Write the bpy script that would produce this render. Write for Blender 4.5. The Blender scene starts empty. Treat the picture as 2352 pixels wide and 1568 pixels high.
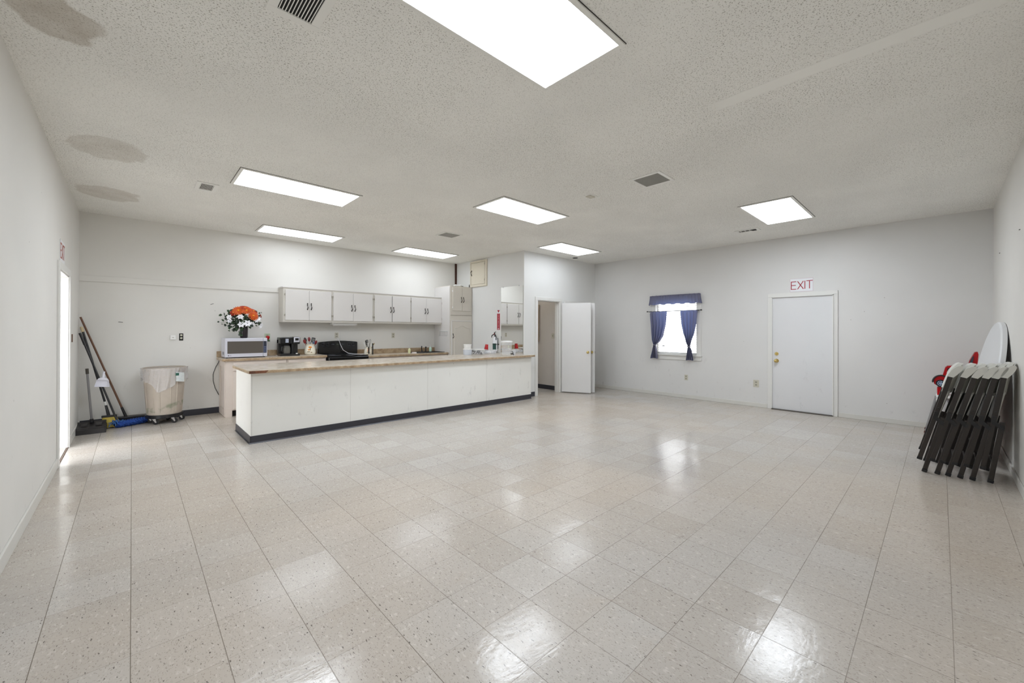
import bpy, bmesh, math, random
from mathutils import Vector, Matrix, Euler
random.seed(7)
PI = math.pi
SC = bpy.context.scene
C = SC.collection

# ------------------------------------------------------------------ camera
YAW, PIT, ROL = 0.7551, 0.0024, 0.0032
F_PX, CAM_H = 926.9, 1.41
cam_d = bpy.data.cameras.new('camera')
cam_d.sensor_width = 36.0
cam_d.lens = 36.0 * F_PX / 2352.0
cam_d.shift_y = -26.9 / 2352.0
cam_d.clip_start = 0.02
cam_d.clip_end = 200
cam = bpy.data.objects.new('camera', cam_d)
C.objects.link(cam)
_f = Vector((math.sin(YAW) * math.cos(PIT), math.cos(YAW) * math.cos(PIT), math.sin(PIT)))
_r = Vector((math.cos(YAW), -math.sin(YAW), 0))
_u = _r.cross(_f)
_r2 = _r * math.cos(ROL) + _u * math.sin(ROL)
_u2 = -_r * math.sin(ROL) + _u * math.cos(ROL)
m = Matrix.Identity(4)
for i in range(3):
    m[i][0], m[i][1], m[i][2] = _r2[i], _u2[i], -_f[i]
m[0][3], m[1][3], m[2][3] = 0, 0, CAM_H
cam.matrix_world = m
SC.camera = cam

# ------------------------------------------------------------------ world, sun, exposure
SC.view_settings.view_transform = 'Standard'
SC.view_settings.look = 'None'
SC.view_settings.gamma = 1.0
SC.view_settings.exposure = 0.82
SC.view_settings.use_curve_mapping = False
SKY_STRENGTH = 4.2
PANEL_STRENGTH = 12.5
world = bpy.data.worlds.new('daylight')
SC.world = world
world.use_nodes = True
bg = world.node_tree.nodes['Background']
bg.inputs[0].default_value = (0.93, 0.96, 1.0, 1)
bg.inputs[1].default_value = SKY_STRENGTH
SC.cycles.max_bounces = 10
SC.cycles.diffuse_bounces = 7
SC.cycles.glossy_bounces = 4
SC.cycles.transmission_bounces = 8
SC.cycles.sample_clamp_indirect = 6
SC.cycles.adaptive_threshold = 0.018

# ------------------------------------------------------------------ room dimensions
XL, XE, YR, YK = -0.556, 8.536, -0.491, 8.445
XM, YM, H = 6.002, 6.013, 3.10

# ------------------------------------------------------------------ materials
def lin(c):
    out = []
    for v in c:
        v = v / 255.0
        out.append(v / 12.92 if v <= 0.04045 else ((v + 0.055) / 1.055) ** 2.4)
    return tuple(out) + (1,)

class NT:
    def __init__(s, name):
        s.m = bpy.data.materials.new(name)
        s.m.use_nodes = True
        s.t = s.m.node_tree
        s.b = s.t.nodes['Principled BSDF']
        s.out = s.t.nodes['Material Output']
    def n(s, kind, **kw):
        nd = s.t.nodes.new(kind)
        for k, v in kw.items():
            setattr(nd, k, v)
        return nd
    def set(s, nd, i, v):
        if hasattr(v, 'is_output') or isinstance(v, bpy.types.NodeSocket):
            s.t.links.new(v, nd.inputs[i])
        else:
            nd.inputs[i].default_value = v
    def math(s, op, a, b=0.0, c=0.0, clamp=False):
        nd = s.n('ShaderNodeMath', operation=op, use_clamp=clamp)
        s.set(nd, 0, a); s.set(nd, 1, b)
        if op in ('MULTIPLY_ADD', 'COMPARE', 'SMOOTH_MIN', 'SMOOTH_MAX'):
            s.set(nd, 2, c)
        return nd.outputs[0]
    def vec(s, x, y, z=0.0):
        nd = s.n('ShaderNodeCombineXYZ')
        s.set(nd, 0, x); s.set(nd, 1, y); s.set(nd, 2, z)
        return nd.outputs[0]
    def pos(s):
        g = s.n('ShaderNodeNewGeometry')
        sp = s.n('ShaderNodeSeparateXYZ')
        s.t.links.new(g.outputs['Position'], sp.inputs[0])
        return g.outputs['Position'], sp.outputs[0], sp.outputs[1], sp.outputs[2]
    def noise(s, vec, scale, detail=2.0, rough=0.5):
        nd = s.n('ShaderNodeTexNoise')
        if vec is not None:
            s.set(nd, 'Vector', vec)
        nd.inputs['Scale'].default_value = scale
        nd.inputs['Detail'].default_value = detail
        nd.inputs['Roughness'].default_value = rough
        return nd.outputs[0]
    def step(s, v, a, b):
        nd = s.n('ShaderNodeMapRange', interpolation_type='SMOOTHSTEP')
        s.set(nd, 0, v); s.set(nd, 1, a); s.set(nd, 2, b)
        return nd.outputs[0]
    def mix(s, f, a, b, mode='MIX'):
        nd = s.n('ShaderNodeMix', data_type='RGBA', blend_type=mode)
        s.set(nd, 0, f); s.set(nd, 6, a); s.set(nd, 7, b)
        return nd.outputs[2]
    def bump(s, h, strength=0.3, dist=0.01):
        nd = s.n('ShaderNodeBump')
        nd.inputs['Strength'].default_value = strength
        nd.inputs['Distance'].default_value = dist
        s.set(nd, 'Height', h)
        s.t.links.new(nd.outputs[0], s.b.inputs['Normal'])
    def col(s, v):
        s.set(s.b, 'Base Color', v)

MATS = {}
def pm(name, rgb, rough=0.5, metal=0.0, noise=0.0, nscale=20.0, bump=0.0, spec=0.5):
    """plain procedural material with a slight tone variation"""
    if name in MATS:
        return MATS[name]
    k = NT(name)
    base = lin(rgb)
    k.b.inputs['Roughness'].default_value = rough
    k.b.inputs['Metallic'].default_value = metal
    k.b.inputs['Specular IOR Level'].default_value = spec
    p = k.pos()[0]
    nz = k.noise(p, nscale, 3)
    if noise > 0:
        dark = tuple(c * (1 - noise) for c in base[:3]) + (1,)
        k.col(k.mix(nz, dark, base))
    else:
        k.col(base)
    if bump > 0:
        k.bump(nz, bump, 0.004)
    MATS[name] = k.m
    return k.m

def wall_mat(name, rgb, scuffs=True, floor_z=True):
    k = NT(name)
    p, x, y, z = k.pos()
    base = lin(rgb)
    big = k.noise(p, 0.9, 3)
    c = k.mix(k.step(big, 0.35, 0.7), tuple(v * 0.955 for v in base[:3]) + (1,), base)
    if scuffs:
        sc = k.noise(k.vec(k.math('MULTIPLY', x, 1.0), k.math('MULTIPLY', y, 1.0), k.math('MULTIPLY', z, 0.5)), 9.0, 4, 0.7)
        low = k.step(z, 1.3, 0.1)
        sm = k.math('MULTIPLY', k.math('MULTIPLY', k.step(sc, 0.60, 0.78), low), 0.35)
        c = k.mix(sm, c, lin((140, 138, 134)))
        v = k.n('ShaderNodeTexVoronoi'); k.set(v, 'Vector', p); v.inputs['Scale'].default_value = 3.3
        dot = k.math('MULTIPLY', k.math('LESS_THAN', v.outputs['Distance'], 0.022), 0.45)
        c = k.mix(dot, c, lin((110, 104, 98)))
    k.col(c)
    k.b.inputs['Roughness'].default_value = 0.55
    k.b.inputs['Specular IOR Level'].default_value = 0.3
    k.bump(k.noise(p, 160, 2), 0.10, 0.002)
    return k.m

M_WALL = wall_mat('painted_wall', (222, 220, 215))
M_WALL2 = wall_mat('painted_partition', (226, 226, 224), scuffs=False)
M_WALLF = wall_mat('painted_exit_wall', (220, 219, 217))
M_HALL = wall_mat('hall_wall_paint', (214, 208, 201))
M_TRIM = pm('white_trim_paint', (224, 223, 219), 0.4, noise=0.05, nscale=6)
M_BASEW = pm('white_baseboard_paint', (214, 212, 206), 0.4, noise=0.08, nscale=5)
M_DOOR = pm('white_door_paint', (226, 225, 224), 0.42, noise=0.04, nscale=3)
M_DOORX = wall_mat('exit_door_paint', (222, 222, 223))
M_BLACKV = pm('black_vinyl_base', (52, 52, 60), 0.35, noise=0.15)
M_COUNTERP = wall_mat('counter_panel_paint', (236, 235, 230))
M_CAB = pm('cabinet_paint', (216, 213, 210), 0.38, noise=0.03, nscale=4)
M_CABF = pm('cabinet_frame_paint', (212, 208, 200), 0.42, noise=0.05, nscale=7)
M_CABB = pm('base_cabinet_paint', (214, 202, 192), 0.42, noise=0.08, nscale=8)
M_PANTRY = pm('pantry_paint', (212, 206, 196), 0.4, noise=0.04, nscale=5)
M_BRASS = pm('polished_brass', (216, 194, 128), 0.22, metal=1.0)
M_DARKH = pm('dark_bronze_handle', (40, 34, 30), 0.35, metal=0.5)
M_BLACK = pm('black_plastic', (22, 22, 24), 0.32)
M_BLACKG = pm('black_gloss_enamel', (12, 12, 15), 0.12)
M_CHROME = pm('chrome', (200, 200, 204), 0.15, metal=1.0)
M_OUTLET = pm('beige_plate_plastic', (196, 192, 176), 0.4)
M_OUTHOLE = pm('socket_face_plastic', (150, 146, 132), 0.4)
M_VENT = pm('vent_enamel', (236, 235, 230), 0.4)
M_DARK = pm('dark_void', (26, 23, 20), 0.9)
M_VENTIN = pm('vent_grey_fins', (186, 184, 178), 0.6)
M_VENTDK = pm('vent_shadow_duct', (70, 66, 60), 0.8)
M_WHITEP = pm('white_plastic', (232, 232, 230), 0.35)
M_CHAIRW = pm('chair_white_plastic', (206, 205, 198), 0.38, noise=0.04)
M_TABLEW = pm('table_white_plastic', (216, 217, 218), 0.45, noise=0.03, nscale=40)
M_CHAIRT = pm('chair_dark_tube', (38, 31, 27), 0.42)
M_RED = pm('glossy_red', (178, 14, 22), 0.22)
M_LETTER = pm('sign_red_letter', (165, 22, 42), 0.5)
M_SIGN = pm('sign_white_sheet', (226, 227, 230), 0.4)

# ceiling
def ceiling_mat():
    k = NT('popcorn_ceiling')
    p, x, y, z = k.pos()
    base = lin((246, 245, 240))
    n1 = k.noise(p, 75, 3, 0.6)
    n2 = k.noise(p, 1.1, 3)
    sp = k.step(k.noise(p, 118, 2, 0.6), 0.44, 0.34)  # dark specks: shade between the popcorn grains, painted into the colour
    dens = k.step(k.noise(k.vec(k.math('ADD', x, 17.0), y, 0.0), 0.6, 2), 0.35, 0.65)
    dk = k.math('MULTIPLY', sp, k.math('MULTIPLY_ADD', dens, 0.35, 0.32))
    strip = k.math('MULTIPLY', k.step(k.math('ABSOLUTE', k.math('SUBTRACT', k.math('ADD', x, k.math('MULTIPLY', n2, 0.05)), 3.225)), 0.075, 0.055),
                   k.step(y, 1.25, 1.12))
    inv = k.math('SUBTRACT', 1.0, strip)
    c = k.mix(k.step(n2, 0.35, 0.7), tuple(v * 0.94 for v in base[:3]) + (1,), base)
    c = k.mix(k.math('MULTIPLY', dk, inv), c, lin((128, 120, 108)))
    # water stains: (cx, cy, rx, ry, tone)
    for (cx, cy, rx, ry, t) in ((-0.31, 3.30, 0.17, 0.24, 0.42), (-0.17, 5.36, 0.27, 0.32, 0.26), (-0.22, 7.12, 0.30, 0.34, 0.30)):
        wob = k.noise(k.vec(x, y, 0.0), 6.0, 3)
        dx = k.math('DIVIDE', k.math('SUBTRACT', x, cx), rx)
        dy = k.math('DIVIDE', k.math('SUBTRACT', y, cy), ry)
        r = k.math('SQRT', k.math('ADD', k.math('MULTIPLY', dx, dx), k.math('MULTIPLY', dy, dy)))
        r = k.math('ADD', r, k.math('MULTIPLY', k.math('SUBTRACT', wob, 0.5), 0.9))
        mk = k.math('MULTIPLY', k.math('MULTIPLY', k.step(r, 1.06, 0.86), k.math('MULTIPLY_ADD', wob, 1.1, 0.45)), t)
        c = k.mix(mk, c, lin((146, 128, 102)))
    k.col(c)
    k.b.inputs['Roughness'].default_value = 0.9
    k.b.inputs['Specular IOR Level'].default_value = 0.1
    k.bump(k.math('MULTIPLY', k.math('ADD', n1, k.noise(p, 30, 2)), inv), 0.55, 0.012)
    return k.m
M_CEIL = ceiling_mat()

# floor of 12 inch vinyl tiles
def floor_mat():
    k = NT('vinyl_tile_floor')
    p, x, y, z = k.pos()
    g = 0.3048
    tx = k.math('DIVIDE', k.math('ADD', x, 0.0 + 30 * g), g)
    ty = k.math('DIVIDE', k.math('ADD', y, 0.04 + 30 * g), g)
    ix = k.math('FLOOR', tx); iy = k.math('FLOOR', ty)
    fx = k.math('FRACT', tx); fy = k.math('FRACT', ty)
    wn = k.n('ShaderNodeTexWhiteNoise', noise_dimensions='3D')
    k.set(wn, 'Vector', k.vec(ix, iy, 3.0))
    rv = wn.outputs['Value']; rc = wn.outputs['Color']
    rs = k.n('ShaderNodeSeparateColor'); k.set(rs, 0, rc)
    # tone
    base = k.mix(rv, lin((176, 169, 161)), lin((184, 179, 173)))
    warm = k.noise(k.vec(x, y, 0.0), 0.35, 2)
    base = k.mix(k.math('MULTIPLY', k.step(warm, 0.40, 0.62), 0.5), base, lin((196, 182, 166)))
    stain = k.noise(k.vec(x, y, 5.0), 2.6, 4, 0.65)
    base = k.mix(k.math('MULTIPLY', k.step(stain, 0.55, 0.75), 0.30), base, lin((178, 165, 150)))
    # streaky flecks lying mostly along y, some across
    dn = k.n('ShaderNodeTexNoise'); dn.inputs['Scale'].default_value = 90.0; k.set(dn, 'Vector', p)
    ds = k.n('ShaderNodeSeparateColor'); k.set(ds, 0, dn.outputs['Color'])
    x0_, y0_ = x, y
    x = k.math('ADD', x, k.math('MULTIPLY', k.math('SUBTRACT', ds.outputs[0], 0.5), 0.012))
    y = k.math('ADD', y, k.math('MULTIPLY', k.math('SUBTRACT', ds.outputs[1], 0.5), 0.020))
    off = k.math('MULTIPLY', rs.outputs[0], 40.0)
    fine = k.n('ShaderNodeTexVoronoi'); fine.inputs['Scale'].default_value = 1.0
    k.set(fine, 'Vector', k.vec(k.math('MULTIPLY_ADD', x, 230.0, off), k.math('MULTIPLY_ADD', y, 80.0, off), 0.0))
    fs = k.n('ShaderNodeSeparateColor'); k.set(fs, 0, fine.outputs['Color'])
    m1 = k.math('MULTIPLY', k.math('LESS_THAN', fine.outputs['Distance'], 0.34), k.math('GREATER_THAN', fs.outputs[0], 0.55))
    cross = k.n('ShaderNodeTexVoronoi'); cross.inputs['Scale'].default_value = 1.0
    k.set(cross, 'Vector', k.vec(k.math('MULTIPLY_ADD', x, 75.0, off), k.math('MULTIPLY_ADD', y, 210.0, off), 4.0))
    cs_ = k.n('ShaderNodeSeparateColor'); k.set(cs_, 0, cross.outputs['Color'])
    m3 = k.math('MULTIPLY', k.math('LESS_THAN', cross.outputs['Distance'], 0.30), k.math('GREATER_THAN', cs_.outputs[0], 0.72))
    base = k.mix(k.math('MULTIPLY', m3, k.math('MULTIPLY_ADD', cs_.outputs[1], 0.45, 0.1)), base, lin((130, 118, 106)))
    big = k.n('ShaderNodeTexVoronoi'); big.inputs['Scale'].default_value = 1.0
    k.set(big, 'Vector', k.vec(k.math('MULTIPLY_ADD', x, 110.0, off), k.math('MULTIPLY_ADD', y, 38.0, off), 0.0))
    bs = k.n('ShaderNodeSeparateColor'); k.set(bs, 0, big.outputs['Color'])
    m2 = k.math('MULTIPLY', k.math('LESS_THAN', big.outputs['Distance'], 0.25), k.math('GREATER_THAN', bs.outputs[1], 0.82))
    base = k.mix(k.math('MULTIPLY', m1, k.math('MULTIPLY_ADD', fs.outputs[1], 0.5, 0.15)), base, lin((120, 110, 100)))
    base = k.mix(k.math('MULTIPLY', m2, k.math('MULTIPLY_ADD', bs.outputs[2], 0.55, 0.25)), base, lin((78, 70, 66)))
    x, y = x0_, y0_
    lt = k.noise(k.vec(k.math('MULTIPLY', x, 60.0), k.math('MULTIPLY', y, 25.0), 0.0), 1.0, 2)
    base = k.mix(k.math('MULTIPLY', k.step(lt, 0.58, 0.72), 0.3), base, lin((226, 221, 214)))
    # seams
    def seam(f, idx, w):
        e = k.math('MINIMUM', f, k.math('SUBTRACT', 1.0, f))
        wl = k.n('ShaderNodeTexWhiteNoise', noise_dimensions='2D')
        k.set(wl, 'Vector', k.vec(k.math('FLOOR', k.math('ADD', idx[0], 0.5)) if False else idx[0], idx[1], 0.0))
        return k.math('MULTIPLY', k.step(e, w, w * 0.35), k.math('MULTIPLY_ADD', wl.outputs['Value'], 0.35, 0.5))
    rx_ = k.math('ROUND', tx); ry_ = k.math('ROUND', ty)
    sx = seam(fx, (rx_, 7.0), 0.0075)
    sy = seam(fy, (ry_, k.math('ADD', ix, 0.0)), 0.0060)
    sx = k.math('MULTIPLY', sx, k.math('SUBTRACT', 1.0, k.math('MULTIPLY', k.step(x, 1.8, 3.4), 0.72)))
    sy = k.math('MULTIPLY', sy, k.math('MULTIPLY_ADD', k.step(x, 0.8, 2.4), 0.5, 0.42))
    sm = k.math('MAXIMUM', sx, sy)
    base = k.mix(sm, base, lin((92, 80, 68)))
    k.col(base)
    # scratches and wear in the gloss
    scr = k.noise(k.vec(k.math('MULTIPLY', x, 5.0), k.math('MULTIPLY', y, 9.0), 0.0), 3.0, 5, 0.7)
    rough = k.math('MULTIPLY_ADD', rs.outputs[1], 0.06, 0.085)
    rough = k.math('ADD', rough, k.math('MULTIPLY', scr, 0.10))
    k.set(k.b, 'Roughness', rough)
    k.set(k.b, 'Specular IOR Level', k.math('MULTIPLY_ADD', k.math('POWER', rs.outputs[2], 2.0), 0.34, 0.13))
    # every tile lies a little out of level, its surface gently wavy
    tilt = k.math('ADD', k.math('MULTIPLY', k.math('SUBTRACT', rs.outputs[2], 0.5), fx),
                  k.math('MULTIPLY', k.math('SUBTRACT', rs.outputs[0], 0.5), fy))
    wav = k.noise(k.vec(x, k.math('MULTIPLY', y, 1.6), rv), 9.0, 4, 0.6)
    fin = k.noise(k.vec(k.math('MULTIPLY', x, 1.0), k.math('MULTIPLY', y, 1.0), 2.0), 55.0, 2)
    hgt = k.math('ADD', k.math('MULTIPLY', tilt, 0.0060), k.math('MULTIPLY', wav, 0.0013))
    hgt = k.math('ADD', hgt, k.math('MULTIPLY', fin, 0.00020))
    hgt = k.math('SUBTRACT', hgt, k.math('MULTIPLY', sm, 0.0006))
    k.bump(hgt, 1.0, 1.0)
    return k.m
M_FLOOR = floor_mat()

# laminate worktop
def laminate(name, a, b, rough):
    k = NT(name)
    p, x, y, z = k.pos()
    n = k.noise(p, 9, 5, 0.65); f = k.noise(p, 70, 3, 0.6)
    c = k.mix(k.step(n, 0.35, 0.65), lin(a), lin(b))
    c = k.mix(k.math('MULTIPLY', k.step(f, 0.5, 0.7), 0.35), c, lin(tuple(min(255, v + 30) for v in b)))
    k.col(c)
    k.b.inputs['Roughness'].default_value = rough
    return k.m
M_LAMT = laminate('beige_laminate_top', (190, 176, 158), (212, 202, 188), 0.18)
M_LAME = laminate('tan_laminate_edge', (150, 126, 98), (182, 160, 130), 0.35)
M_RAWWOOD = laminate('bare_chipped_wood', (84, 48, 30), (120, 74, 48), 0.7)

def emit(name, rgb, s):
    k = NT(name)
    e = k.n('ShaderNodeEmission')
    e.inputs[0].default_value = lin(rgb)
    e.inputs[1].default_value = s
    k.t.links.new(e.outputs[0], k.out.inputs[0])
    return k.m
M_PANEL = emit('light_diffuser', (240, 247, 255), PANEL_STRENGTH)
M_PANEL_DIM = emit('light_diffuser_dimmer', (240, 247, 255), PANEL_STRENGTH * 0.34)

def mirror_mat():
    k = NT('mirror_silver')
    k.b.inputs['Metallic'].default_value = 1
    k.b.inputs['Roughness'].default_value = 0.01
    k.col((0.93, 0.94, 0.93, 1))
    return k.m
M_MIRROR = mirror_mat()

def glass(name, rgb=(245, 248, 250), rough=0.05, alpha=0.25, ior=1.2):
    k = NT(name)
    k.col(lin(rgb))
    k.b.inputs['Roughness'].default_value = rough
    k.b.inputs['IOR'].default_value = 1.45
    k.b.inputs['Alpha'].default_value = alpha
    return k.m
M_CLEAR = glass('clear_plastic', (240, 243, 248), 0.12, 0.26)
M_CLEAR2 = glass('clear_acrylic', (246, 248, 250), 0.08, 0.17)
M_LINER = glass('clear_bin_liner', (232, 230, 232), 0.14, 0.33)
_n = M_LINER.node_tree; _t = _n.nodes.new('ShaderNodeTexNoise'); _t.inputs['Scale'].default_value = 26.0; _t.inputs['Detail'].default_value = 4.0
_g = _n.nodes.new('ShaderNodeNewGeometry'); _n.links.new(_g.outputs['Position'], _t.inputs['Vector'])
_b = _n.nodes.new('ShaderNodeBump'); _b.inputs['Strength'].default_value = 0.9; _b.inputs['Distance'].default_value = 0.03
_n.links.new(_t.outputs[0], _b.inputs['Height']); _n.links.new(_b.outputs[0], _n.nodes['Principled BSDF'].inputs['Normal'])
M_WINGLASS = glass('window_glass', (250, 252, 255), 0.02, 0.06)
M_COFFGLASS = glass('carafe_glass', (120, 118, 112), 0.05, 0.55)

def cloth(name, rgb, trans, mixf):
    k = NT(name)
    p, x, y, z = k.pos()
    wv = k.noise(k.vec(k.math('MULTIPLY', y, 220.0), k.math('MULTIPLY', z, 60.0), 0.0), 1.0, 2)
    c = k.mix(wv, tuple(v * 0.75 for v in lin(rgb)[:3]) + (1,), lin(rgb))
    k.col(c)
    k.b.inputs['Roughness'].default_value = 0.85
    tr = k.n('ShaderNodeBsdfTranslucent'); tr.inputs[0].default_value = lin(trans)
    mx = k.n('ShaderNodeMixShader'); mx.inputs[0].default_value = mixf
    k.t.links.new(k.b.outputs[0], mx.inputs[1]); k.t.links.new(tr.outputs[0], mx.inputs[2])
    k.t.links.new(mx.outputs[0], k.out.inputs[0])
    return k.m
M_CURT = cloth('blue_curtain_cloth', (122, 121, 140), (112, 138, 208), 0.17)
M_BLIND = cloth('white_blind_slat', (224, 224, 224), (230, 231, 236), 0.06)

# ------------------------------------------------------------------ mesh helpers
ORG = {}
def new_obj(name, me, parent=None):
    o = bpy.data.objects.new(name, me)
    C.objects.link(o)
    if parent is not None:
        o.parent = parent
    return o

def thing(name, label, cat, loc=(0, 0, 0), rot=(0, 0, 0), group=None, kind=None):
    o = new_obj(name, None)
    o.empty_display_size = 0.05
    o.location = loc
    o.rotation_euler = rot
    ORG[o.name] = Vector(loc)
    if label: o['label'] = label
    if cat: o['category'] = cat
    if group: o['group'] = group
    if kind: o['kind'] = kind
    return o

def tag(o, label, cat, group=None, kind=None):
    if label: o['label'] = label
    if cat: o['category'] = cat
    if group: o['group'] = group
    if kind: o['kind'] = kind
    return o

def copy_tree(o, parent=None, loc=None, rot=None, label=None):
    c = o.copy()
    C.objects.link(c)
    c.parent = parent
    if loc is not None: c.location = loc
    if rot is not None: c.rotation_euler = rot
    if label: c['label'] = label
    for ch in [q for q in bpy.data.objects if q.parent == o]:
        copy_tree(ch, c)
    return c

class MB:
    def __init__(s):
        s.b = bmesh.new()
    def _xf(s, verts, mat):
        if mat is not None:
            bmesh.ops.transform(s.b, matrix=mat, verts=verts)
    def box(s, a, b, bev=0.0, mat=None, seg=2):
        lo = [min(a[i], b[i]) for i in range(3)]; hi = [max(a[i], b[i]) for i in range(3)]
        r = bmesh.ops.create_cube(s.b, size=1.0)
        vs = r['verts']
        for v in vs:
            v.co = Vector([(lo[i] + hi[i]) / 2 + v.co[i] * (hi[i] - lo[i]) for i in range(3)])
        if bev > 0:
            es = list({e for v in vs for e in v.link_edges})
            q = bmesh.ops.bevel(s.b, geom=es, offset=bev, segments=seg, affect='EDGES', clamp_overlap=True, profile=0.5)
            vs = list({v for f in q['faces'] for v in f.verts} | {v for v in vs if v.is_valid})
        s._xf(vs, mat)
        return s
    def cyl(s, p0, p1, r0, r1=None, seg=20, cap=True):
        r1 = r0 if r1 is None else r1
        p0 = Vector(p0); p1 = Vector(p1); d = p1 - p0
        q = bmesh.ops.create_cone(s.b, cap_ends=cap, segments=seg, radius1=max(r0, 1e-5), radius2=max(r1, 1e-5), depth=d.length)
        mt = Matrix.Translation((p0 + p1) / 2) @ d.to_track_quat('Z', 'Y').to_matrix().to_4x4()
        s._xf(q['verts'], mt)
        return s
    def sph(s, c, r, sc=(1, 1, 1), seg=16, rot=None):
        q = bmesh.ops.create_uvsphere(s.b, u_segments=seg, v_segments=max(6, seg // 2), radius=r)
        mt = Matrix.Translation(c)
        if rot is not None: mt = mt @ Euler(rot).to_matrix().to_4x4()
        mt = mt @ Matrix.Diagonal((sc[0], sc[1], sc[2], 1))
        s._xf(q['verts'], mt)
        return s
    def tube(s, pts, r, seg=10, closed=False, flat=None):
        pts = [Vector(p) for p in pts]
        n = len(pts); rings = []
        prev = None
        for i, p in enumerate(pts):
            if closed:
                t = pts[(i + 1) % n] - pts[i - 1]
            else:
                t = pts[min(i + 1, n - 1)] - pts[max(i - 1, 0)]
            t.normalize()
            if prev is None:
                a = Vector((0, 0, 1)) if abs(t.z) < 0.9 else Vector((1, 0, 0))
                u = t.cross(a).normalized()
            else:
                u = (prev - t * prev.dot(t)).normalized()
            prev = u
            w = t.cross(u)
            rr = r[i] if isinstance(r, (list, tuple)) else r
            rings.append([s.b.verts.new(p + u * math.cos(2 * PI * j / seg) * rr + w * math.sin(2 * PI * j / seg) * rr * (flat or 1)) for j in range(seg)])
        m_ = n if closed else n - 1
        for i in range(m_):
            A = rings[i]; B = rings[(i + 1) % n]
            for j in range(seg):
                s.b.faces.new((A[j], A[(j + 1) % seg], B[(j + 1) % seg], B[j]))
        if not closed:
            s.b.faces.new(rings[0][::-1]); s.b.faces.new(rings[-1])
        return s
    def lathe(s, prof, c=(0, 0, 0), seg=28, mat=None, sx=1.0, sy=1.0):
        c = Vector(c); rings = []; vs = []
        for (r, z) in prof:
            ring = [s.b.verts.new(c + Vector((math.cos(2 * PI * j / seg) * r * sx, math.sin(2 * PI * j / seg) * r * sy, z))) for j in range(seg)]
            rings.append(ring); vs += ring
        for A, B in zip(rings[:-1], rings[1:]):
            for j in range(seg):
                s.b.faces.new((A[j], A[(j + 1) % seg], B[(j + 1) % seg], B[j]))
        if prof[0][0] > 1e-4: s.b.faces.new(rings[0][::-1])
        if prof[-1][0] > 1e-4: s.b.faces.new(rings[-1])
        s._xf(vs, mat)
        return s
    def prism(s, poly, axis, a, b, mat=None):
        """poly of 2D points extruded from a to b along axis (0 x, 1 y, 2 z)"""
        def P(p, t):
            q = list(p); q.insert(axis, t); return Vector(q)
        A = [s.b.verts.new(P(p, a)) for p in poly]; B = [s.b.verts.new(P(p, b)) for p in poly]
        s.b.faces.new(A[::-1]); s.b.faces.new(B)
        n = len(poly)
        for i in range(n):
            s.b.faces.new((A[i], A[(i + 1) % n], B[(i + 1) % n], B[i]))
        s._xf(A + B, mat)
        return s
    def grid(s, fn, nu, nv, thick=0.0, closed_u=False):
        V = [[s.b.verts.new(fn(i / nu, j / nv)) for j in range(nv + 1)] for i in range(nu + (0 if closed_u else 1))]
        L = len(V)
        fs = []
        for i in range(nu):
            for j in range(nv):
                fs.append(s.b.faces.new((V[i][j], V[(i + 1) % L][j], V[(i + 1) % L][j + 1], V[i][j + 1])))
        if thick:
            bmesh.ops.recalc_face_normals(s.b, faces=fs)
            bmesh.ops.solidify(s.b, geom=fs, thickness=thick)
        return s
    def quad(s, *ps):
        s.b.faces.new([s.b.verts.new(Vector(p)) for p in ps])
        return s
    def build(s, name, mat, parent=None, smooth=None, world=True, label=None):
        bmesh.ops.recalc_face_normals(s.b, faces=s.b.faces[:])
        off = Vector((0, 0, 0))
        root = parent
        while root is not None and root.parent is not None:
            root = root.parent
        loc = None
        if parent is None:
            xs = [v.co for v in s.b.verts]
            lo = Vector([min(v[i] for v in xs) for i in range(3)]); hi = Vector([max(v[i] for v in xs) for i in range(3)])
            loc = Vector(((lo.x + hi.x) / 2, (lo.y + hi.y) / 2, lo.z))
            off = loc
        elif world:
            off = ORG.get(root.name, Vector((0, 0, 0)))
        if off.length > 0:
            bmesh.ops.translate(s.b, verts=s.b.verts[:], vec=-off)
        me = bpy.data.meshes.new(name)
        s.b.to_mesh(me); s.b.free()
        me.materials.append(mat)
        if smooth:
            me.shade_smooth()
            try: me.set_sharp_from_angle(angle=math.radians(smooth if smooth is not True else 40))
            except Exception: pass
        o = new_obj(name, me, parent)
        if loc is not None:
            o.location = loc; ORG[o.name] = loc
        if label: o['label'] = label
        return o

def text_bm(txt, size, mat4, extrude=0.001, bold=0.0, spacing=1.0):
    cu = bpy.data.curves.new('t', 'FONT'); cu.body = txt; cu.size = size; cu.extrude = extrude
    cu.align_x = 'CENTER'; cu.align_y = 'CENTER'; cu.offset = bold; cu.space_character = spacing
    o = bpy.data.objects.new('t', cu); C.objects.link(o)
    dg = bpy.context.evaluated_depsgraph_get()
    me = bpy.data.meshes.new_from_object(o.evaluated_get(dg))
    mb = MB(); mb.b.from_mesh(me)
    bmesh.ops.transform(mb.b, matrix=mat4, verts=mb.b.verts[:])
    bpy.data.objects.remove(o); bpy.data.curves.remove(cu); bpy.data.meshes.remove(me)
    return mb
def frame_mat(origin, right, up):
    r = Vector(right).normalized(); u = Vector(up).normalized(); n = r.cross(u)
    mm = Matrix.Identity(4)
    for i in range(3):
        mm[i][0], mm[i][1], mm[i][2], mm[i][3] = r[i], u[i], n[i], origin[i]
    return mm

def struct(name, mb, mat, parent=None):
    o = mb.build(name, mat, parent)
    if parent is None: o['kind'] = 'structure'
    return o
def sthing(name):
    return thing(name, None, None, kind='structure')

# ------------------------------------------------------------------ the room
T = 0.12
struct('floor', MB().box((XL - T, YR - T, -0.10), (XE + T, YK + T + 0.6, 0)), M_FLOOR)
struct('ceiling', MB().box((XL - T, YR - T, H), (XE + T, YK + T + 0.6, H + 0.1)), M_CEIL)
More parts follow.
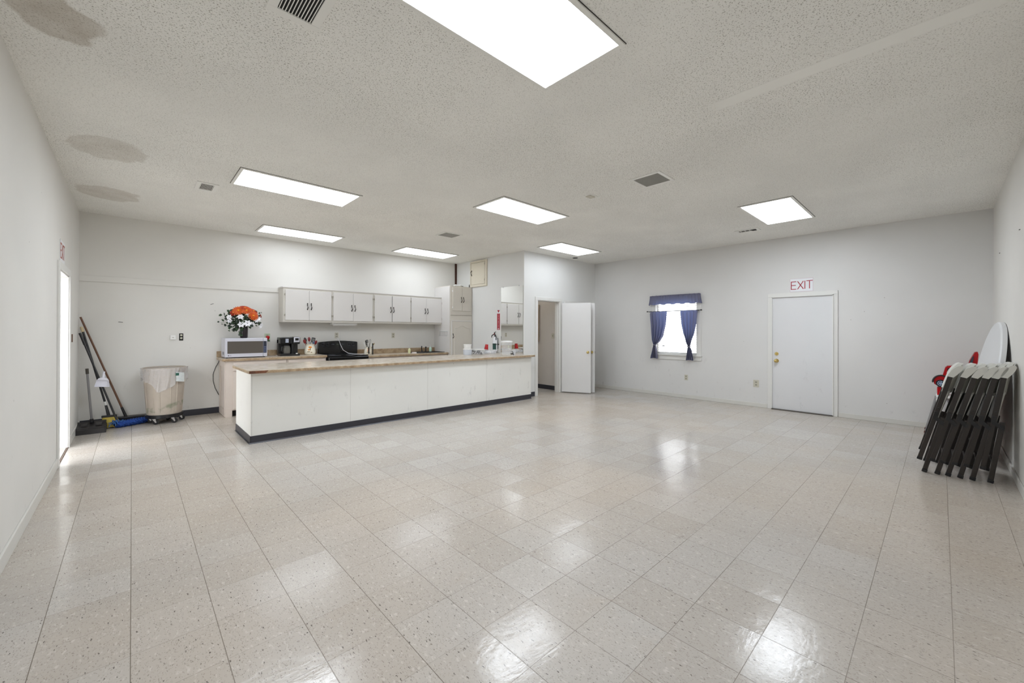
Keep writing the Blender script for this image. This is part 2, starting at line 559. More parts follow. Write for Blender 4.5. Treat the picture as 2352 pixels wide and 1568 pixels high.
# left wall with the open doorway
DL0, DL1, DLH = 6.215, 7.12, 2.045
struct('wall_left', MB().box((XL - T, YR - T, 0), (XL, DL0, H)).box((XL - T, DL1, 0), (XL, YK, H)).box((XL - T, DL0, DLH), (XL, DL1, H)), M_WALL)
struct('wall_kitchen', MB().box((XL - T, YK, 0), (XM + T, YK + T, H)), M_WALL)
struct('wall_kitchen_side', MB().box((XM, YM + T, 0), (XM + T, YK, H)), M_WALL2)
DY0, DY1, DYH = 6.415, 7.165, 2.085
struct('wall_hall', MB().box((XM, YM, 0), (DY0, YM + T, H)).box((DY1, YM, 0), (XE, YM + T, H)).box((DY0, YM, DYH), (DY1, YM + T, H)), M_WALL2)
WY0, WY1, WZ0, WZ1 = 3.47, 4.37, 0.905, 2.10
struct('wall_exit', MB().box((XE, YR - T, 0), (XE + T, WY0, H)).box((XE, WY1, 0), (XE + T, YM + T, H))
       .box((XE, WY0, 0), (XE + T, WY1, WZ0)).box((XE, WY0, WZ1), (XE + T, WY1, H)), M_WALLF)
struct('wall_right', MB().box((XL - T, YR - T, 0), (XE + T, YR, H)), M_WALL)
# hall beyond the inner doorway
struct('wall_hall_right', MB().box((7.33, YM + T, 0), (7.42, YK + 0.6, H)), M_HALL)
struct('wall_hall_back', MB().box((XM, YK + 0.5, 0), (7.42, YK + 0.6, H)).box((XM + T - 0.001, YK, 0), (XM + T + 0.05, YK + 0.5, H)), M_HALL)
struct('baseboard_hall', MB().box((7.318, YM + T, 0), (7.33, YK + 0.5, 0.10)), M_BLACKV)
# baseboards
def bb(name, a, b, z, d, mat, ax):
    """profiled baseboard running from a to b"""
    mb = MB()
    (x0, y0), (x1, y1) = a, b
    mb.box((min(x0, x1) , min(y0, y1), 0), (max(x0, x1), max(y0, y1), z), 0.004)
    return struct(name, mb, mat)
bb('baseboard_left', (XL, YR + .014), (XL + .014, DL0 - 0.085), 0.10, 0, M_BASEW, 1)
bb('baseboard_left_corner', (XL, DL1 + 0.085), (XL + .014, YK - .012), 0.10, 0, M_BASEW, 1)
bb('baseboard_right', (XL, YR), (XE, YR + .014), 0.085, 0, M_BASEW, 0)
bb('baseboard_exit_right', (XE - .014, YR + .014), (XE, 1.165), 0.075, 0, M_BASEW, 1)
bb('baseboard_exit_left', (XE - .014, 2.19), (XE, YM - .012), 0.075, 0, M_BASEW, 1)
bb('baseboard_kitchen', (XL + .014, YK - .010), (1.10, YK), 0.10, 0, M_BLACKV, 0)
bb('baseboard_hall_wall', (XM + .06, YM - .008), (6.335, YM), 0.10, 0, M_BLACKV, 0)
# horizontal batten along the kitchen wall and the dark strip in its corner
struct('trim_kitchen_batten', MB().box((XL, YK - 0.018, 2.105), (1.985, YK, 2.19), 0.003), M_WALL)
struct('trim_kitchen_corner_strip', MB().box((XM - 0.05, YK - 0.02, 2.47), (XM - 0.002, YK - 0.001, H)), pm('rust_brown_strip', (74, 40, 26), 0.7, noise=0.3))
struct('trim_wall_corner', MB().box((XM - 0.004, YM - 0.004, 0.92), (XM + 0.012, YM + 0.012, H)), M_TRIM)

# left doorway
d1 = sthing('door_1')
JB = MB()
JB.box((XL - T - .01, DL0 - .002, 0), (XL + .004, DL0 + .02, DLH)).box((XL - T - .01, DL1 - .02, 0), (XL + .004, DL1 + .002, DLH)).box((XL - T - .01, DL0 + .02, DLH - .02), (XL + .004, DL1 - .02, DLH))
JB.build('door_jamb', M_TRIM, d1)
MB().box((XL, DL0 - .075, 0), (XL + .018, DL0 + .004, DLH - .004), .003).box((XL, DL1 - .004, 0), (XL + .018, DL1 + .075, DLH - .004), .003).box((XL, DL0 - .075, DLH - .004), (XL + .018, DL1 + .075, DLH + .07), .003).build('door_casing', M_TRIM, d1)
MB().box((XL - 1.02, DL1 - 0.055, 0.02), (XL - T - 0.012, DL1 - 0.015, DLH - 0.02), .002).build('door_leaf', M_DOOR, d1)
MB().box((XL - T - .03, DL0, -0.01), (XL - .005, DL1, 0.012), .004).build('threshold', pm('worn_threshold', (172, 166, 160), 0.6, noise=0.2, nscale=30), d1)
MB().box((XL - .002, DL0, 0), (XL + .008, DL1, 0.010), .002).build('threshold_edge', pm('worn_brown_edge', (112, 92, 80), 0.6, noise=0.4, nscale=30), d1)
# outside ground beyond the left doorway and the window
struct('ground_outside', MB().box((-14, -6, -0.22), (XL - T, 16, -0.12)).box((XE + T, -8, -0.22), (22, 14, -0.12)), pm('pale_concrete', (190, 186, 180), 0.9, noise=0.2, nscale=3))
struct('door_step', MB().box((XL - T - 1.1, DL0 - 0.3, -0.12), (XL - T, DL1 + 0.3, -0.012)), pm('pale_concrete', (190, 186, 180)))

# inner doorway with two open leaves
d2 = sthing('door_2')
MB().box((DY0 - .002, YM - .004, 0), (DY0 + .018, YM + T + .01, DYH)).box((DY1 - .018, YM - .004, 0), (DY1 + .002, YM + T + .01, DYH)).box((DY0 + .018, YM - .004, DYH - .018), (DY1 - .018, YM + T + .01, DYH)).box((DY0 + .018, YM + .05, 0), (DY0 + .03, YM + .09, DYH)).box((DY1 - .03, YM + .05, 0), (DY1 - .018, YM + .09, DYH)).build('door_jamb', M_TRIM, d2)
MB().box((DY0 - .075, YM - .018, 0), (DY0 + .004, YM, DYH - .004), .003).box((DY1 - .004, YM - .018, 0), (DY1 + .070, YM, DYH - .004), .003).box((DY0 - .075, YM - .018, DYH - .004), (DY1 + .07, YM, DYH + .065), .003).build('door_casing', M_TRIM, d2)
def leaf(parent, hinge, end, z0, z1, th=0.036, knob_z=0.93, flip=1):
    h = Vector((hinge[0], hinge[1], 0)); e = Vector((end[0], end[1], 0))
    L = (e - h).length
    mt = frame_mat(h, (e - h), (0, 0, 1))   # local x along leaf, local y up, local z normal
    lf = MB().box((0, z0, -th / 2), (L, z1, th / 2), .002, mat=mt).build('door_leaf', M_DOOR, parent)
    for sgn in (1, -1):
        k = MB()
        k.cyl(mt @ Vector((L - .065, knob_z, sgn * th / 2)), mt @ Vector((L - .065, knob_z, sgn * (th / 2 + .008))), 0.032, 0.028)
        k.cyl(mt @ Vector((L - .065, knob_z, sgn * (th / 2 + .006))), mt @ Vector((L - .065, knob_z, sgn * (th / 2 + .04))), 0.011)
        k.sph(mt @ Vector((L - .065, knob_z, sgn * (th / 2 + .05))), 0.027, (1, 1, 1), 14)
        k.build('door_knob', M_BRASS, lf, smooth=True)
    MB().box((L - .001, knob_z - .028, -.012), (L + .003, knob_z + .028, .012), mat=mt).build('latch_plate', pm('dark_brass_latch', (90, 74, 44), 0.4, metal=0.8), lf)
    for zz in (0.25, 1.0, 1.8):
        MB().cyl(mt @ Vector((-.006, zz - .04, -th / 2)), mt @ Vector((-.006, zz + .04, -th / 2)), .007).build('hinge', M_TRIM, lf)
    return lf
leaf(d2, (7.205, 5.975), (7.505, 5.385), 0.018, 2.045)
d3 = sthing('door_3')
leaf(d3, (7.36, 5.975), (7.655, 5.385), 0.018, 2.045)
MB().box((7.33, YM - .016, 0), (7.40, YM, 2.05), .003).box((8.10, YM - .016, 0), (8.17, YM, 2.05), .003).box((7.33, YM - .016, 2.05), (8.17, YM, 2.12), .003).build('door_casing', M_TRIM, d3)
MB().box((7.40, YM - .004, 0.01), (8.10, YM - .001, 2.05)).build('closet_backing_panel', M_HALL, d3)  # flat backing in hall wall paint closes the second doorway

# exit door
d4 = sthing('door_4')
EY0, EY1, EZ = 1.238, 2.11, 2.026
MB().box((XE - .022, EY0 - .07, 0), (XE, EY0 - .012, EZ + .012), .004).box((XE - .022, EY1 + .012, 0), (XE, EY1 + .076, EZ + .012), .004).box((XE - .0215, EY0 - .07, EZ + .012), (XE, EY1 + .076, EZ + .0745), .004).build('door_casing', M_TRIM, d4)
MB().box((XE - .034, EY0 - .014, 0), (XE, EY0, EZ + .012)).box((XE - .034, EY1, 0), (XE, EY1 + .014, EZ + .012)).box((XE - .034, EY0 - .014, EZ), (XE, EY1 + .014, EZ + .013)).build('door_jamb', M_TRIM, d4)
dl = MB().box((XE - .006, EY0, 0.016), (XE - .0005, EY1, EZ)).build('door_leaf', M_DOORX, d4)
MB().box((XE - .05, EY0 - .012, 0), (XE - .001, EY1 + .012, .014), .004).build('threshold', pm('dark_aluminium_sill', (96, 90, 84), 0.4, metal=0.5, noise=0.4, nscale=30), d4)
for nm, zz, r in (('deadbolt', 1.007, .026), ('door_knob', 0.881, .030)):
    k = MB()
    k.cyl((XE - .006, 2.045, zz), (XE - .014, 2.045, zz), r + .006, r + .002, 24)
    k.cyl((XE - .012, 2.045, zz), (XE - (.028 if nm == 'deadbolt' else .05), 2.045, zz), r * .75 if nm == 'deadbolt' else .012, None, 20)
    if nm == 'door_knob': k.sph((XE - .062, 2.045, zz), r, (0.8, 1, 1), 18)
    else: k.box((XE - .04, 2.04, zz - .014), (XE - .026, 2.05, zz + .014), .002)
    k.build(nm, M_BRASS, d4, smooth=True)

# ------------------------------------------------------------------ window
w = sthing('window_1')
MB().box((XE - .02, WY0 - .09, WZ0), (XE, WY0 + .002, WZ1 - .002), .003).box((XE - .02, WY1 - .002, WZ0), (XE, WY1 + .09, WZ1 - .002), .003).box((XE - .02, WY0 - .09, WZ1 - .002), (XE, WY1 + .09, WZ1 + .08), .003).build('window_casing', M_TRIM, w)
MB().box((XE - .05, WY0 - .11, WZ0 - .018), (XE + T * .5, WY1 + .11, WZ0 + .004), .004).box((XE - .02, WY0 - .10, WZ0 - .105), (XE, WY1 + .10, WZ0 - .018), .003).build('window_sill', M_TRIM, w)
MB().box((XE + .06, WY0, WZ0), (XE + .10, WY0 + .035, WZ1)).box((XE + .06, WY1 - .035, WZ0), (XE + .10, WY1, WZ1)).box((XE + .06, WY0, WZ1 - .04), (XE + .10, WY1, WZ1)).box((XE + .06, WY0, WZ0), (XE + .10, WY1, WZ0 + .04)).build('window_frame', M_TRIM, w)
MB().box((XE + .078, WY0 + .03, WZ0 + .03), (XE + .082, WY1 - .03, WZ1 - .03)).build('pane', M_WINGLASS, w)
# venetian blind
bl = thing('window_blind', 'white horizontal slat blind glowing in the window between the blue curtains', 'blind', (XE + .03, 3.92, WZ0))
MB().box((XE + .012, WY0 + .012, WZ1 - .045), (XE + .05, WY1 - .012, WZ1 - .004), .003).build('headrail', M_WHITEP, bl)
sl = MB()
nsl = 24
for i in range(nsl):
    zc = WZ0 + .045 + i * (WZ1 - .06 - WZ0 - .045) / (nsl - 1)
    def fn(u, v, zc=zc):
        a = (u - .5) * .046
        return Vector((XE + .032 + a * .98, WY0 + .015 + v * (WY1 - WY0 - .03), zc - a * .38 + .003 * math.cos((u - .5) * PI)))
    sl.grid(fn, 3, 1)
so = sl.build('slat', M_BLIND, bl)
MB().box((XE + .014, WY0 + .014, WZ0 + .006), (XE + .046, WY1 - .014, WZ0 + .026), .003).build('bottom_rail', M_WHITEP, bl)
MB().cyl((XE + .008, WY0 + .12, 1.45), (XE + .008, WY0 + .12, WZ1 - .04), .0015, None, 6).build('lift_cord', M_WHITEP, bl)
MB().cyl((XE + .008, WY1 - .16, 1.10), (XE + .008, WY1 - .16, WZ1 - .04), .0015, None, 6).build('lift_cord', M_WHITEP, bl)
MB().lathe([(.002, 0), (.010, .004), (.007, .03), (.002, .032)], (XE + .008, WY1 - .16, 1.07)).lathe([(.002, 0), (.010, .004), (.007, .03), (.002, .032)], (XE + .008, WY1 - .185, 1.07)).build('cord_tassel', pm('grey_tassel', (110, 112, 122)), bl)

# valance on its rod
XC = XE - 0.075
va = thing('curtain_valance', 'short gathered slate blue valance across the top of the window', 'curtain', (XC, 3.93, 1.98))
def vf(u, v):
    # u along the front and its two returns, v from top to bottom
    y0, y1 = 3.385, 4.475
    z = 2.185 + 0.012 * math.sin(u * 2.2 + .5) - v * (0.20 + 0.006 * math.sin(u * 40)) + (0.018 * (1 - u) * 0)
    flare = (v ** 1.5) * 0.03
    if u < 0.06:
        t = u / 0.06; x = XE - .022 - t * .055; y = y0 - flare
    elif u > 0.94:
        t = (1 - u) / 0.06; x = XE - .022 - t * .055; y = y1 + flare
    else:
        t = (u - .06) / .88; y = (y0 - flare) + t * (y1 - y0 + 2 * flare)
        x = XC - .004 + .0 - 0.007 * math.sin(t * 92 + 2 * math.sin(t * 9)) * (0.5 + .5 * v) - flare * .4
    z += 0.010 * (y - 3.9) * -1 * 0
    return Vector((x, y, z))
MB().grid(vf, 220, 8).build('valance_cloth', M_CURT, va, smooth=70)
hd = MB().grid(lambda u, v: Vector((XC + .004 * math.sin(v * 120) - .008 * math.cos(u * 2 * PI), 3.385 + v * 1.09, 2.18 + .014 * math.sin(u * 2 * PI) + .004 * math.sin(v * 75))), 8, 120)
hd.build('rod_pocket', M_CURT, va, smooth=70)
# rod
rd = thing('curtain_rod', 'thin black curtain rod across the middle of the window', 'curtain rod', (XC, 3.93, 1.845))
MB().cyl((XC, 3.375, 1.850), (XC, 4.515, 1.846), .006, None, 12).build('rod', M_BLACK, rd, smooth=True)
for yy in (3.355, 4.535):
    MB().lathe([(.004, -.02), (.013, -.012), (.013, .008), (.006, .018), (.001, .022)], (0, 0, 0), 14, mat=Matrix.Translation((XC, yy, 1.848)) @ Matrix.Rotation(PI / 2 * (1 if yy < 4 else -1), 4, 'X')).build('finial', M_BLACK, rd, smooth=True)
for yy in (3.415, 4.49):
    MB().box((XC, yy - .008, 1.835), (XE, yy + .008, 1.842)).box((XE - .004, yy - .012, 1.80), (XE, yy + .012, 1.86)).build('rod_bracket', M_BLACK, rd)
# curtain panels
def lerp_tab(tab, v):
    for (a, b), (c, d) in zip(tab[:-1], tab[1:]):
        if v <= c:
            t = (v - a) / (c - a); t = t * t * (3 - 2 * t) * .35 + t * .65
            return b + (d - b) * t
    return tab[-1][1]
def curtain(tabL, tabR, ztop, zknot, zbot, label, seed):
    """tabL / tabR: y of the two edges against v (0 top, 1 bottom)"""
    o = thing('curtain', label, 'curtain', (XC, (tabL[0][1] + tabR[0][1]) / 2, zbot), group='tied back curtains of the window')
    rnd = random.Random(seed)
    ph = [rnd.uniform(0, 6) for _ in range(4)]
    vk = (ztop - zknot) / (ztop - zbot)
    def fn(u, v):
        z = ztop - v * (ztop - zbot)
        a = lerp_tab(tabL, v); b = lerp_tab(tabR, v)
        wdt = abs(b - a)
        y = a + (b - a) * u
        amp = 0.012 + 0.022 * min(1, v * 2) * (1 - 0.65 * math.exp(-((v - vk) / .06) ** 2))
        x = XC - .012 - amp * .4 - amp * math.sin(u * 2 * PI * 4.5 + ph[0] + .6 * math.sin(v * 3 + ph[1])) - .006 * math.sin(u * 2 * PI * 9 + ph[2])
        if v < 0.03: x = XC - .008 - .006 * math.sin(u * 2 * PI * 4.5 + ph[0])
        return Vector((x, y, z + .012 * math.sin(u * PI) * (v > .97)))
    MB().grid(fn, 72, 46).build('curtain_cloth', M_CURT, o, smooth=80)
    yk_ = (lerp_tab(tabL, vk) + lerp_tab(tabR, vk)) / 2; wk = abs(lerp_tab(tabL, vk) - lerp_tab(tabR, vk)) / 2 + .008
    MB().tube([(XC - .022 + .036 * math.sin(t * 2 * PI / 18), yk_ + wk * math.cos(t * 2 * PI / 18), zknot + .006 * math.sin(t)) for t in range(18)], .006, 8, closed=True).build('tie_band', pm('curtain_tie', (150, 148, 160), .8), o, smooth=True)
    for i in range(4):
        yy = tabL[0][1] + (tabR[0][1] - tabL[0][1]) * (i + .5) / 4
        MB().tube([(XC + .011 * math.cos(t * PI / 6), yy, ztop - .002 + .011 * math.sin(t * PI / 6)) for t in range(12)], .0025, 6, closed=True).build('curtain_ring', M_CHROME, o)
    return o
curtain([(0, 4.46), (.35, 4.425), (.60, 4.40), (.71, 4.372), (.80, 4.385), (1.0, 4.43)],
        [(0, 4.075), (.25, 4.095), (.5, 4.15), (.62, 4.22), (.71, 4.325), (.80, 4.305), (1.0, 4.285)], 1.842, 1.105, .805,
        'gathered blue curtain left of the blind, knotted low, farther from the exit door', 3)
curtain([(0, 3.785), (.25, 3.76), (.45, 3.72), (.62, 3.66), (.725, 3.615), (.80, 3.63), (1.0, 3.665)],
        [(0, 3.42), (.25, 3.44), (.45, 3.48), (.62, 3.545), (.725, 3.575), (.80, 3.535), (1.0, 3.495)], 1.85, 1.09, .80,
        'gathered blue curtain right of the blind, knotted low, nearer the exit door', 5)

# ------------------------------------------------------------------ ceiling lights and vents
def ceiling_light(x0, y0, x1, y1, label, dim=False):
    o = thing('ceiling_light', label, 'ceiling light', ((x0 + x1) / 2, (y0 + y1) / 2, H), group='recessed fluorescent ceiling panels')
    b = 0.03; z0 = H - .012
    f = MB()
    f.box((x0 - b, y0 - b, z0), (x1 + b, y0, H), .002).box((x0 - b, y1, z0), (x1 + b, y1 + b, H), .002)
    f.box((x0 - b, y0, z0), (x0, y1, H), .002).box((x1, y0, z0), (x1 + b, y1, H), .002)
    f.build('light_frame', M_VENT, o)
    g = .004
    f = MB()
    f.box((x0 - b - g, y0 - b - g, H - .003), (x1 + b + g, y0 - b, H)).box((x0 - b - g, y1 + b, H - .003), (x1 + b + g, y1 + b + g, H))
    f.box((x0 - b - g, y0 - b, H - .003), (x0 - b, y1 + b, H)).box((x1 + b, y0 - b, H - .003), (x1 + b + g, y1 + b, H))
    f.build('frame_gap', M_VENTDK, o)
    MB().box((x0, y0, H - .008), (x1, y1, H - .001)).build('diffuser', M_PANEL_DIM if dim else M_PANEL, o)
    return o
for a in ((0.85, 1.30, 2.075, 1.875, 'largest ceiling light panel, cut off by the top of the photo'),
          (0.845, 5.01, 2.07, 5.575, 'ceiling light panel beside the small square vent, left of the room'),
          (1.55, 7.46, 2.78, 7.98, 'ceiling light panel over the cabinets above the microwave side', True),
          (3.42, 3.785, 4.65, 4.355, 'ceiling light panel in the middle of the ceiling'),
          (5.98, 4.985, 7.235, 5.555, 'ceiling light panel in front of the open white doors', True),
          (4.05, 7.425, 5.29, 7.99, 'ceiling light panel close to the corner cupboard hatch', True),
          (6.005, 1.295, 7.26, 1.86, 'ceiling light panel nearest the exit door')):
    ceiling_light(*a)

def vent(x0, y0, x1, y1, label, n, along, inset=.035, dark=False, border=None):
    o = thing('ceiling_vent', label, 'vent', ((x0 + x1) / 2, (y0 + y1) / 2, H), group='ceiling air vents')
    z = H - .01
    f = MB()
    f.box((x0, y0, z), (x1, y0 + inset, H), .002).box((x0, y1 - inset, z), (x1, y1, H), .002)
    f.box((x0, y0 + inset, z), (x0 + inset, y1 - inset, H), .002).box((x1 - inset, y0 + inset, z), (x1, y1 - inset, H), .002)
    f.build('vent_frame', M_VENT, o)
    MB().box((x0 + inset, y0 + inset, H - .0025), (x1 - inset, y1 - inset, H - .0005)).build('duct_opening', M_DARK if dark else M_VENTDK, o)
    s_ = MB()
    ax0, ax1 = (x0 + inset, x1 - inset) if along == 'y' else (y0 + inset, y1 - inset)
    for i in range(n):
        c = ax0 + (i + .5) * (ax1 - ax0) / n
        t = .0022
        if n <= 4:
            MB().box((x0 + inset, c - t, H - .012), (x1 - inset, c + t, H - .001)).build('louvre', M_VENT, o)
            continue
        if along == 'y':
            s_.box((c - t, y0 + inset, H - (.006 if dark else .012)), (c + t, y1 - inset, H - .001))
        else:
            s_.box((x0 + inset, c - t, H - .012), (x1 - inset, c + t, H - .001))
    if n > 4: s_.build('louvres', M_VENTIN if not dark else M_VENT, o)
    return o
vent(0.50, 2.06, 0.755, 2.42, 'white louvred register at the top edge of the photo, left of the largest light', 11, 'y', .045, True)
vent(0.53, 5.775, 0.735, 6.11, 'small white ceiling register left of the long light panel', 10, 'y', .042, True)
vent(4.03, 2.03, 4.395, 2.385, 'square return grille between the middle light and the exit door light', 12, 'y', .035)
vent(3.89, 5.785, 4.245, 6.11, 'grey return grille near the kitchen, in front of the corner cupboard', 16, 'y', .03)
v5 = vent(7.39, 2.04, 7.575, 2.39, 'slim white register near the exit wall, one dark end', 4, 'x', .045)
MB().box((7.435, 2.09, H - .013), (7.53, 2.15, H - .002)).build('open_damper', M_DARK, v5)
v6 = thing('ceiling_vent', 'tiny dark oval grille near the corner over the open doors', 'vent', (7.46, 5.80, H), group='ceiling air vents')
MB().lathe([(.06, 0), (.058, -.008), (.045, -.01)], (7.46, 5.80, H), 24).build('grille', M_VENTDK, v6)
sd = thing('ceiling_cover_plate', 'small square blank plate on the ceiling beside the middle grille', 'cover plate', (4.175, 3.01, H))
MB().box((4.10, 2.95, H - .006), (4.25, 3.07, H), .002).build('plate', M_CEIL, sd)
MB().box((4.125, 2.972, H - .016), (4.225, 3.048, H - .006), .003).build('raised_cover', M_OUTLET, sd)

# ------------------------------------------------------------------ signs
es = thing('exit_sign', 'white EXIT sheet with red letters above the exit door', 'sign', (XE, 1.672, 2.116))
def sg(y, z, d): return (XE - d, y, z)
MB().prism([(1.511, 2.118), (1.836, 2.120), (1.838, 2.342), (1.512, 2.337)], 0, XE - .004, XE - .0005).build('sign_sheet', M_SIGN, es)
MB().box((XE - .0035, 1.505, 2.112), (XE - .0002, 1.842, 2.346)).build('sheet_edge', pm('pinkish_edge', (206, 190, 196), .6), es)
def bars(segs, th, origin, right, up, mat, name, parent, d=.0012):
    k = MB(); mt = frame_mat(origin, right, up)
    for (x0, y0, x1, y1) in segs:
        a = Vector((x0, y0, 0)); b = Vector((x1, y1, 0)); dv = b - a; L = dv.length
        mm = mt @ Matrix.Translation(a) @ Matrix.Rotation(math.atan2(dv.y, dv.x), 4, 'Z')
        k.box((-th * .35, -th / 2, 0), (L + th * .35, th / 2, d), mat=mm)
    return k.build(name, mat, parent)
LE = [(0, 0, 0, 1), (0, 0, .62, 0), (0, .52, .56, .52), (0, 1, .62, 1)]
LX = [(0, 0, .72, 1), (0, 1, .72, 0)]
LI = [(0, 0, 0, 1)]
LT = [(.36, 0, .36, 1), (0, 1, .72, 1)]
def place(segs, ox, s, sx=None):
    sx = sx or s
    return [(a * sx + ox, b * s, c * sx + ox, d * s) for a, b, c, d in segs]
for nm, segs, ox in (('letter_e', LE, .0), ('letter_x', LX, .095), ('letter_i', LI, .198), ('letter_t', LT, .225)):
    bars(place(segs, ox, .132, .112), .0125, Vector((XE - .0042, 1.822, 2.158)), (0, -1, .02), (0, 0, 1), M_LETTER, nm, es)
es2 = thing('exit_sign', 'faded EXIT sheet seen edge-on above the open left doorway', 'sign', (XL, 6.515, 2.125))
MB().box((XL + .0005, 6.33, 2.13), (XL + .004, 6.71, 2.36)).build('sign_sheet', M_SIGN, es2)
M_FADE = pm('faded_red_letter', (168, 92, 78), .6)
for nm, segs, ox in (('letter_e', LE, .0), ('letter_x', LX, .10), ('letter_i', LI, .21), ('letter_t', LT, .245)):
    bars(place(segs, ox, .15, .118), .016, Vector((XL + .0042, 6.35, 2.17)), (0, 1, 0), (0, 0, 1), M_FADE, nm, es2)
# fire extinguisher arrow sign on the partition
fs = thing('fire_extinguisher_sign', 'narrow red and white arrow sign on the wall left of the mirror', 'sign', (XM, 6.82, 1.42))
MB().box((XM - .003, 6.768, 1.425), (XM - .0005, 6.868, 1.885)).build('sign_plate', M_SIGN, fs)
MB().box((XM - .0042, 6.772, 1.430), (XM - .003, 6.864, 1.795)).build('red_field', M_LETTER, fs)
MB().prism([(6.775, 1.872), (6.861, 1.872), (6.818, 1.812)], 0, XM - .0042, XM - .003).build('arrow_mark', M_LETTER, fs)
tb = MB()
txt = 'FIREEXTINGUISHER'
for i, ch in enumerate(txt):
    q = text_bm(ch, .021, frame_mat(Vector((XM - .0044, 6.818, 1.780 - i * .0192 - (.006 if i > 3 else 0))), (0, -1, 0), (0, 0, 1)), .0005, .0006)
    me_ = bpy.data.meshes.new('x'); q.b.to_mesh(me_); q.b.free(); tb.b.from_mesh(me_); bpy.data.meshes.remove(me_)
tb.build('sign_lettering', M_SIGN, fs)
MB().prism([(6.790, 1.462), (6.846, 1.462), (6.818, 1.436)], 0, XM - .0052, XM - .0042).build('lower_arrow', M_SIGN, fs)

# ------------------------------------------------------------------ outlets and wall bits
def outlet(pos, normal, label, w_=.072, h_=.115, kind='outlet', mat=None, grp='wall outlet plates'):
    """pos: centre on the wall; normal: axis string"""
    nx = {'-x': (-1, 0, 0), '+x': (1, 0, 0), '-y': (0, -1, 0)}[normal]
    right = Vector((0, 0, 1)).cross(Vector(nx))
    mt = frame_mat(Vector(pos), right, (0, 0, 1))
    o = thing('wall_outlet' if kind == 'outlet' else 'light_switch', label, 'outlet' if kind == 'outlet' else 'light switch', pos, group=grp)
    MB().box((-w_ / 2, -h_ / 2, 0), (w_ / 2, h_ / 2, .006), .002, mat=mt).build('cover_plate', mat or M_OUTLET, o)
    if kind == 'outlet':
        for s_ in (1, -1):
            MB().box((-.016, s_ * .025 - .014, .006), (.016, s_ * .025 + .014, .0085), .003, mat=mt).build('socket', M_OUTHOLE, o)
    else:
        for s_ in ((-1, 1) if w_ > .1 else (0,)):
            MB().box((s_ * .023 - .004, -.05 if w_ > .1 else -.012, .004), (s_ * .023 + .004, .05 if w_ > .1 else .012, .014), .002, mat=mt).build('toggle', pm('brown_toggle', (110, 84, 66)), o)
    return o
outlet((XE, 3.69, 0.435), '-x', 'beige wall outlet low under the curtained window')
outlet((XE, 2.375, 0.435), '-x', 'larger beige wall outlet just left of the exit door', .095, .135)
outlet((3.035, YK, 1.303), '-y', 'beige wall outlet above the black stove')
outlet((4.275, YK, 1.296), '-y', 'beige wall outlet between the stove and the sink')
outlet((1.80, YK, 1.285), '-y', 'greenish wall plate behind the microwave and red rose', .09, .12, mat=pm('greenish_plate', (186, 196, 170), .4))
outlet((7.33, 6.36, 1.29), '-x', 'beige switch plate on the hall wall beyond the open door', .075, .12, 'switch', grp='light switch plates')
outlet((XL, 7.44, 1.30), '+x', 'double switch plate on the left wall beside the open doorway', .115, .115, 'switch', mat=M_TRIM, grp='light switch plates')
ob = thing('wall_outlet', 'uncovered black wall outlet box above the trash can', 'outlet', (0.579, YK, 1.296))
MB().box((.553, YK - .004, 1.235), (.605, YK - .0005, 1.35)).build('open_box', M_DARK, ob)
for s_ in (1, -1):
    MB().box((.566, YK - .012, 1.297 + s_ * .024 - .015), (.594, YK - .004, 1.297 + s_ * .024 + .015), .003).build('socket', M_OUTLET, ob)
pj_ = thing('phone_jack', 'small square white wall jack above the trash can', 'wall jack', (0.476, YK, 1.283))
MB().box((.442, YK - .03, 1.25), (.512, YK, 1.32), .004).build('jack_box', M_WHITEP, pj_)
MB().box((.466, YK - .032, 1.28), (.488, YK - .03, 1.288)).build('jack_slot', M_OUTHOLE, pj_)

# narrow beige panel hanging in the hall
tag(MB().box((7.30, 6.79, 1.14), (7.328, 7.05, 2.06), .012).build('hanging_board', pm('tan_board', (176, 160, 140), .5)), 'narrow tan board hanging on the hall wall beyond the open door', 'board')

# ------------------------------------------------------------------ mirror and hatch
mi = thing('wall_mirror', 'tall frameless mirror standing on the counter against the partition wall', 'mirror', (XM, 6.38, .93))
MB().box((XM - .010, 6.033, .912), (XM - .005, 6.725, 2.372)).build('mirror_glass', M_MIRROR, mi)
MB().box((XM - .005, 6.033, .912), (XM - .0005, 6.725, 2.372)).build('backing', pm('grey_backing', (90, 90, 88)), mi)
for yy in (6.15, 6.66):
    MB().box((XM - .014, yy - .012, 2.36), (XM - .004, yy + .012, 2.385), .002).build('mirror_clip', M_CHROME, mi)

ha = thing('wall_hatch', 'cream painted hatch door high on the partition wall near the ceiling', 'cupboard', (XM, 7.525, 2.455))
y0, y1, z0, z1 = 7.215, 7.84, 2.455, 3.075
f = MB()
f.box((XM - .03, y0, z0), (XM - .0005, y0 + .06, z1), .003).box((XM - .03, y1 - .03, z0), (XM - .0005, y1, z1), .003)
f.box((XM - .03, y0 + .06, z0), (XM - .0005, y1 - .03, z0 + .055), .003).box((XM - .03, y0 + .06, z1 - .045), (XM - .0005, y1 - .03, z1), .003)
M_HATCH = pm('cream_hatch_paint', (222, 214, 196), .45, noise=.06)
f.build('hatch_frame', M_HATCH, ha)
MB().box((XM - .012, y0 + .055, z0 + .05), (XM - .001, y1 - .025, z1 - .04)).build('hatch_shadow_gap', pm('brown_gap', (112, 92, 66), .8), ha)
hd_ = MB().box((XM - .036, y0 + .062, z0 + .058), (XM - .014, y1 - .048, z1 - .052), .002).build('door', M_HATCH, ha)

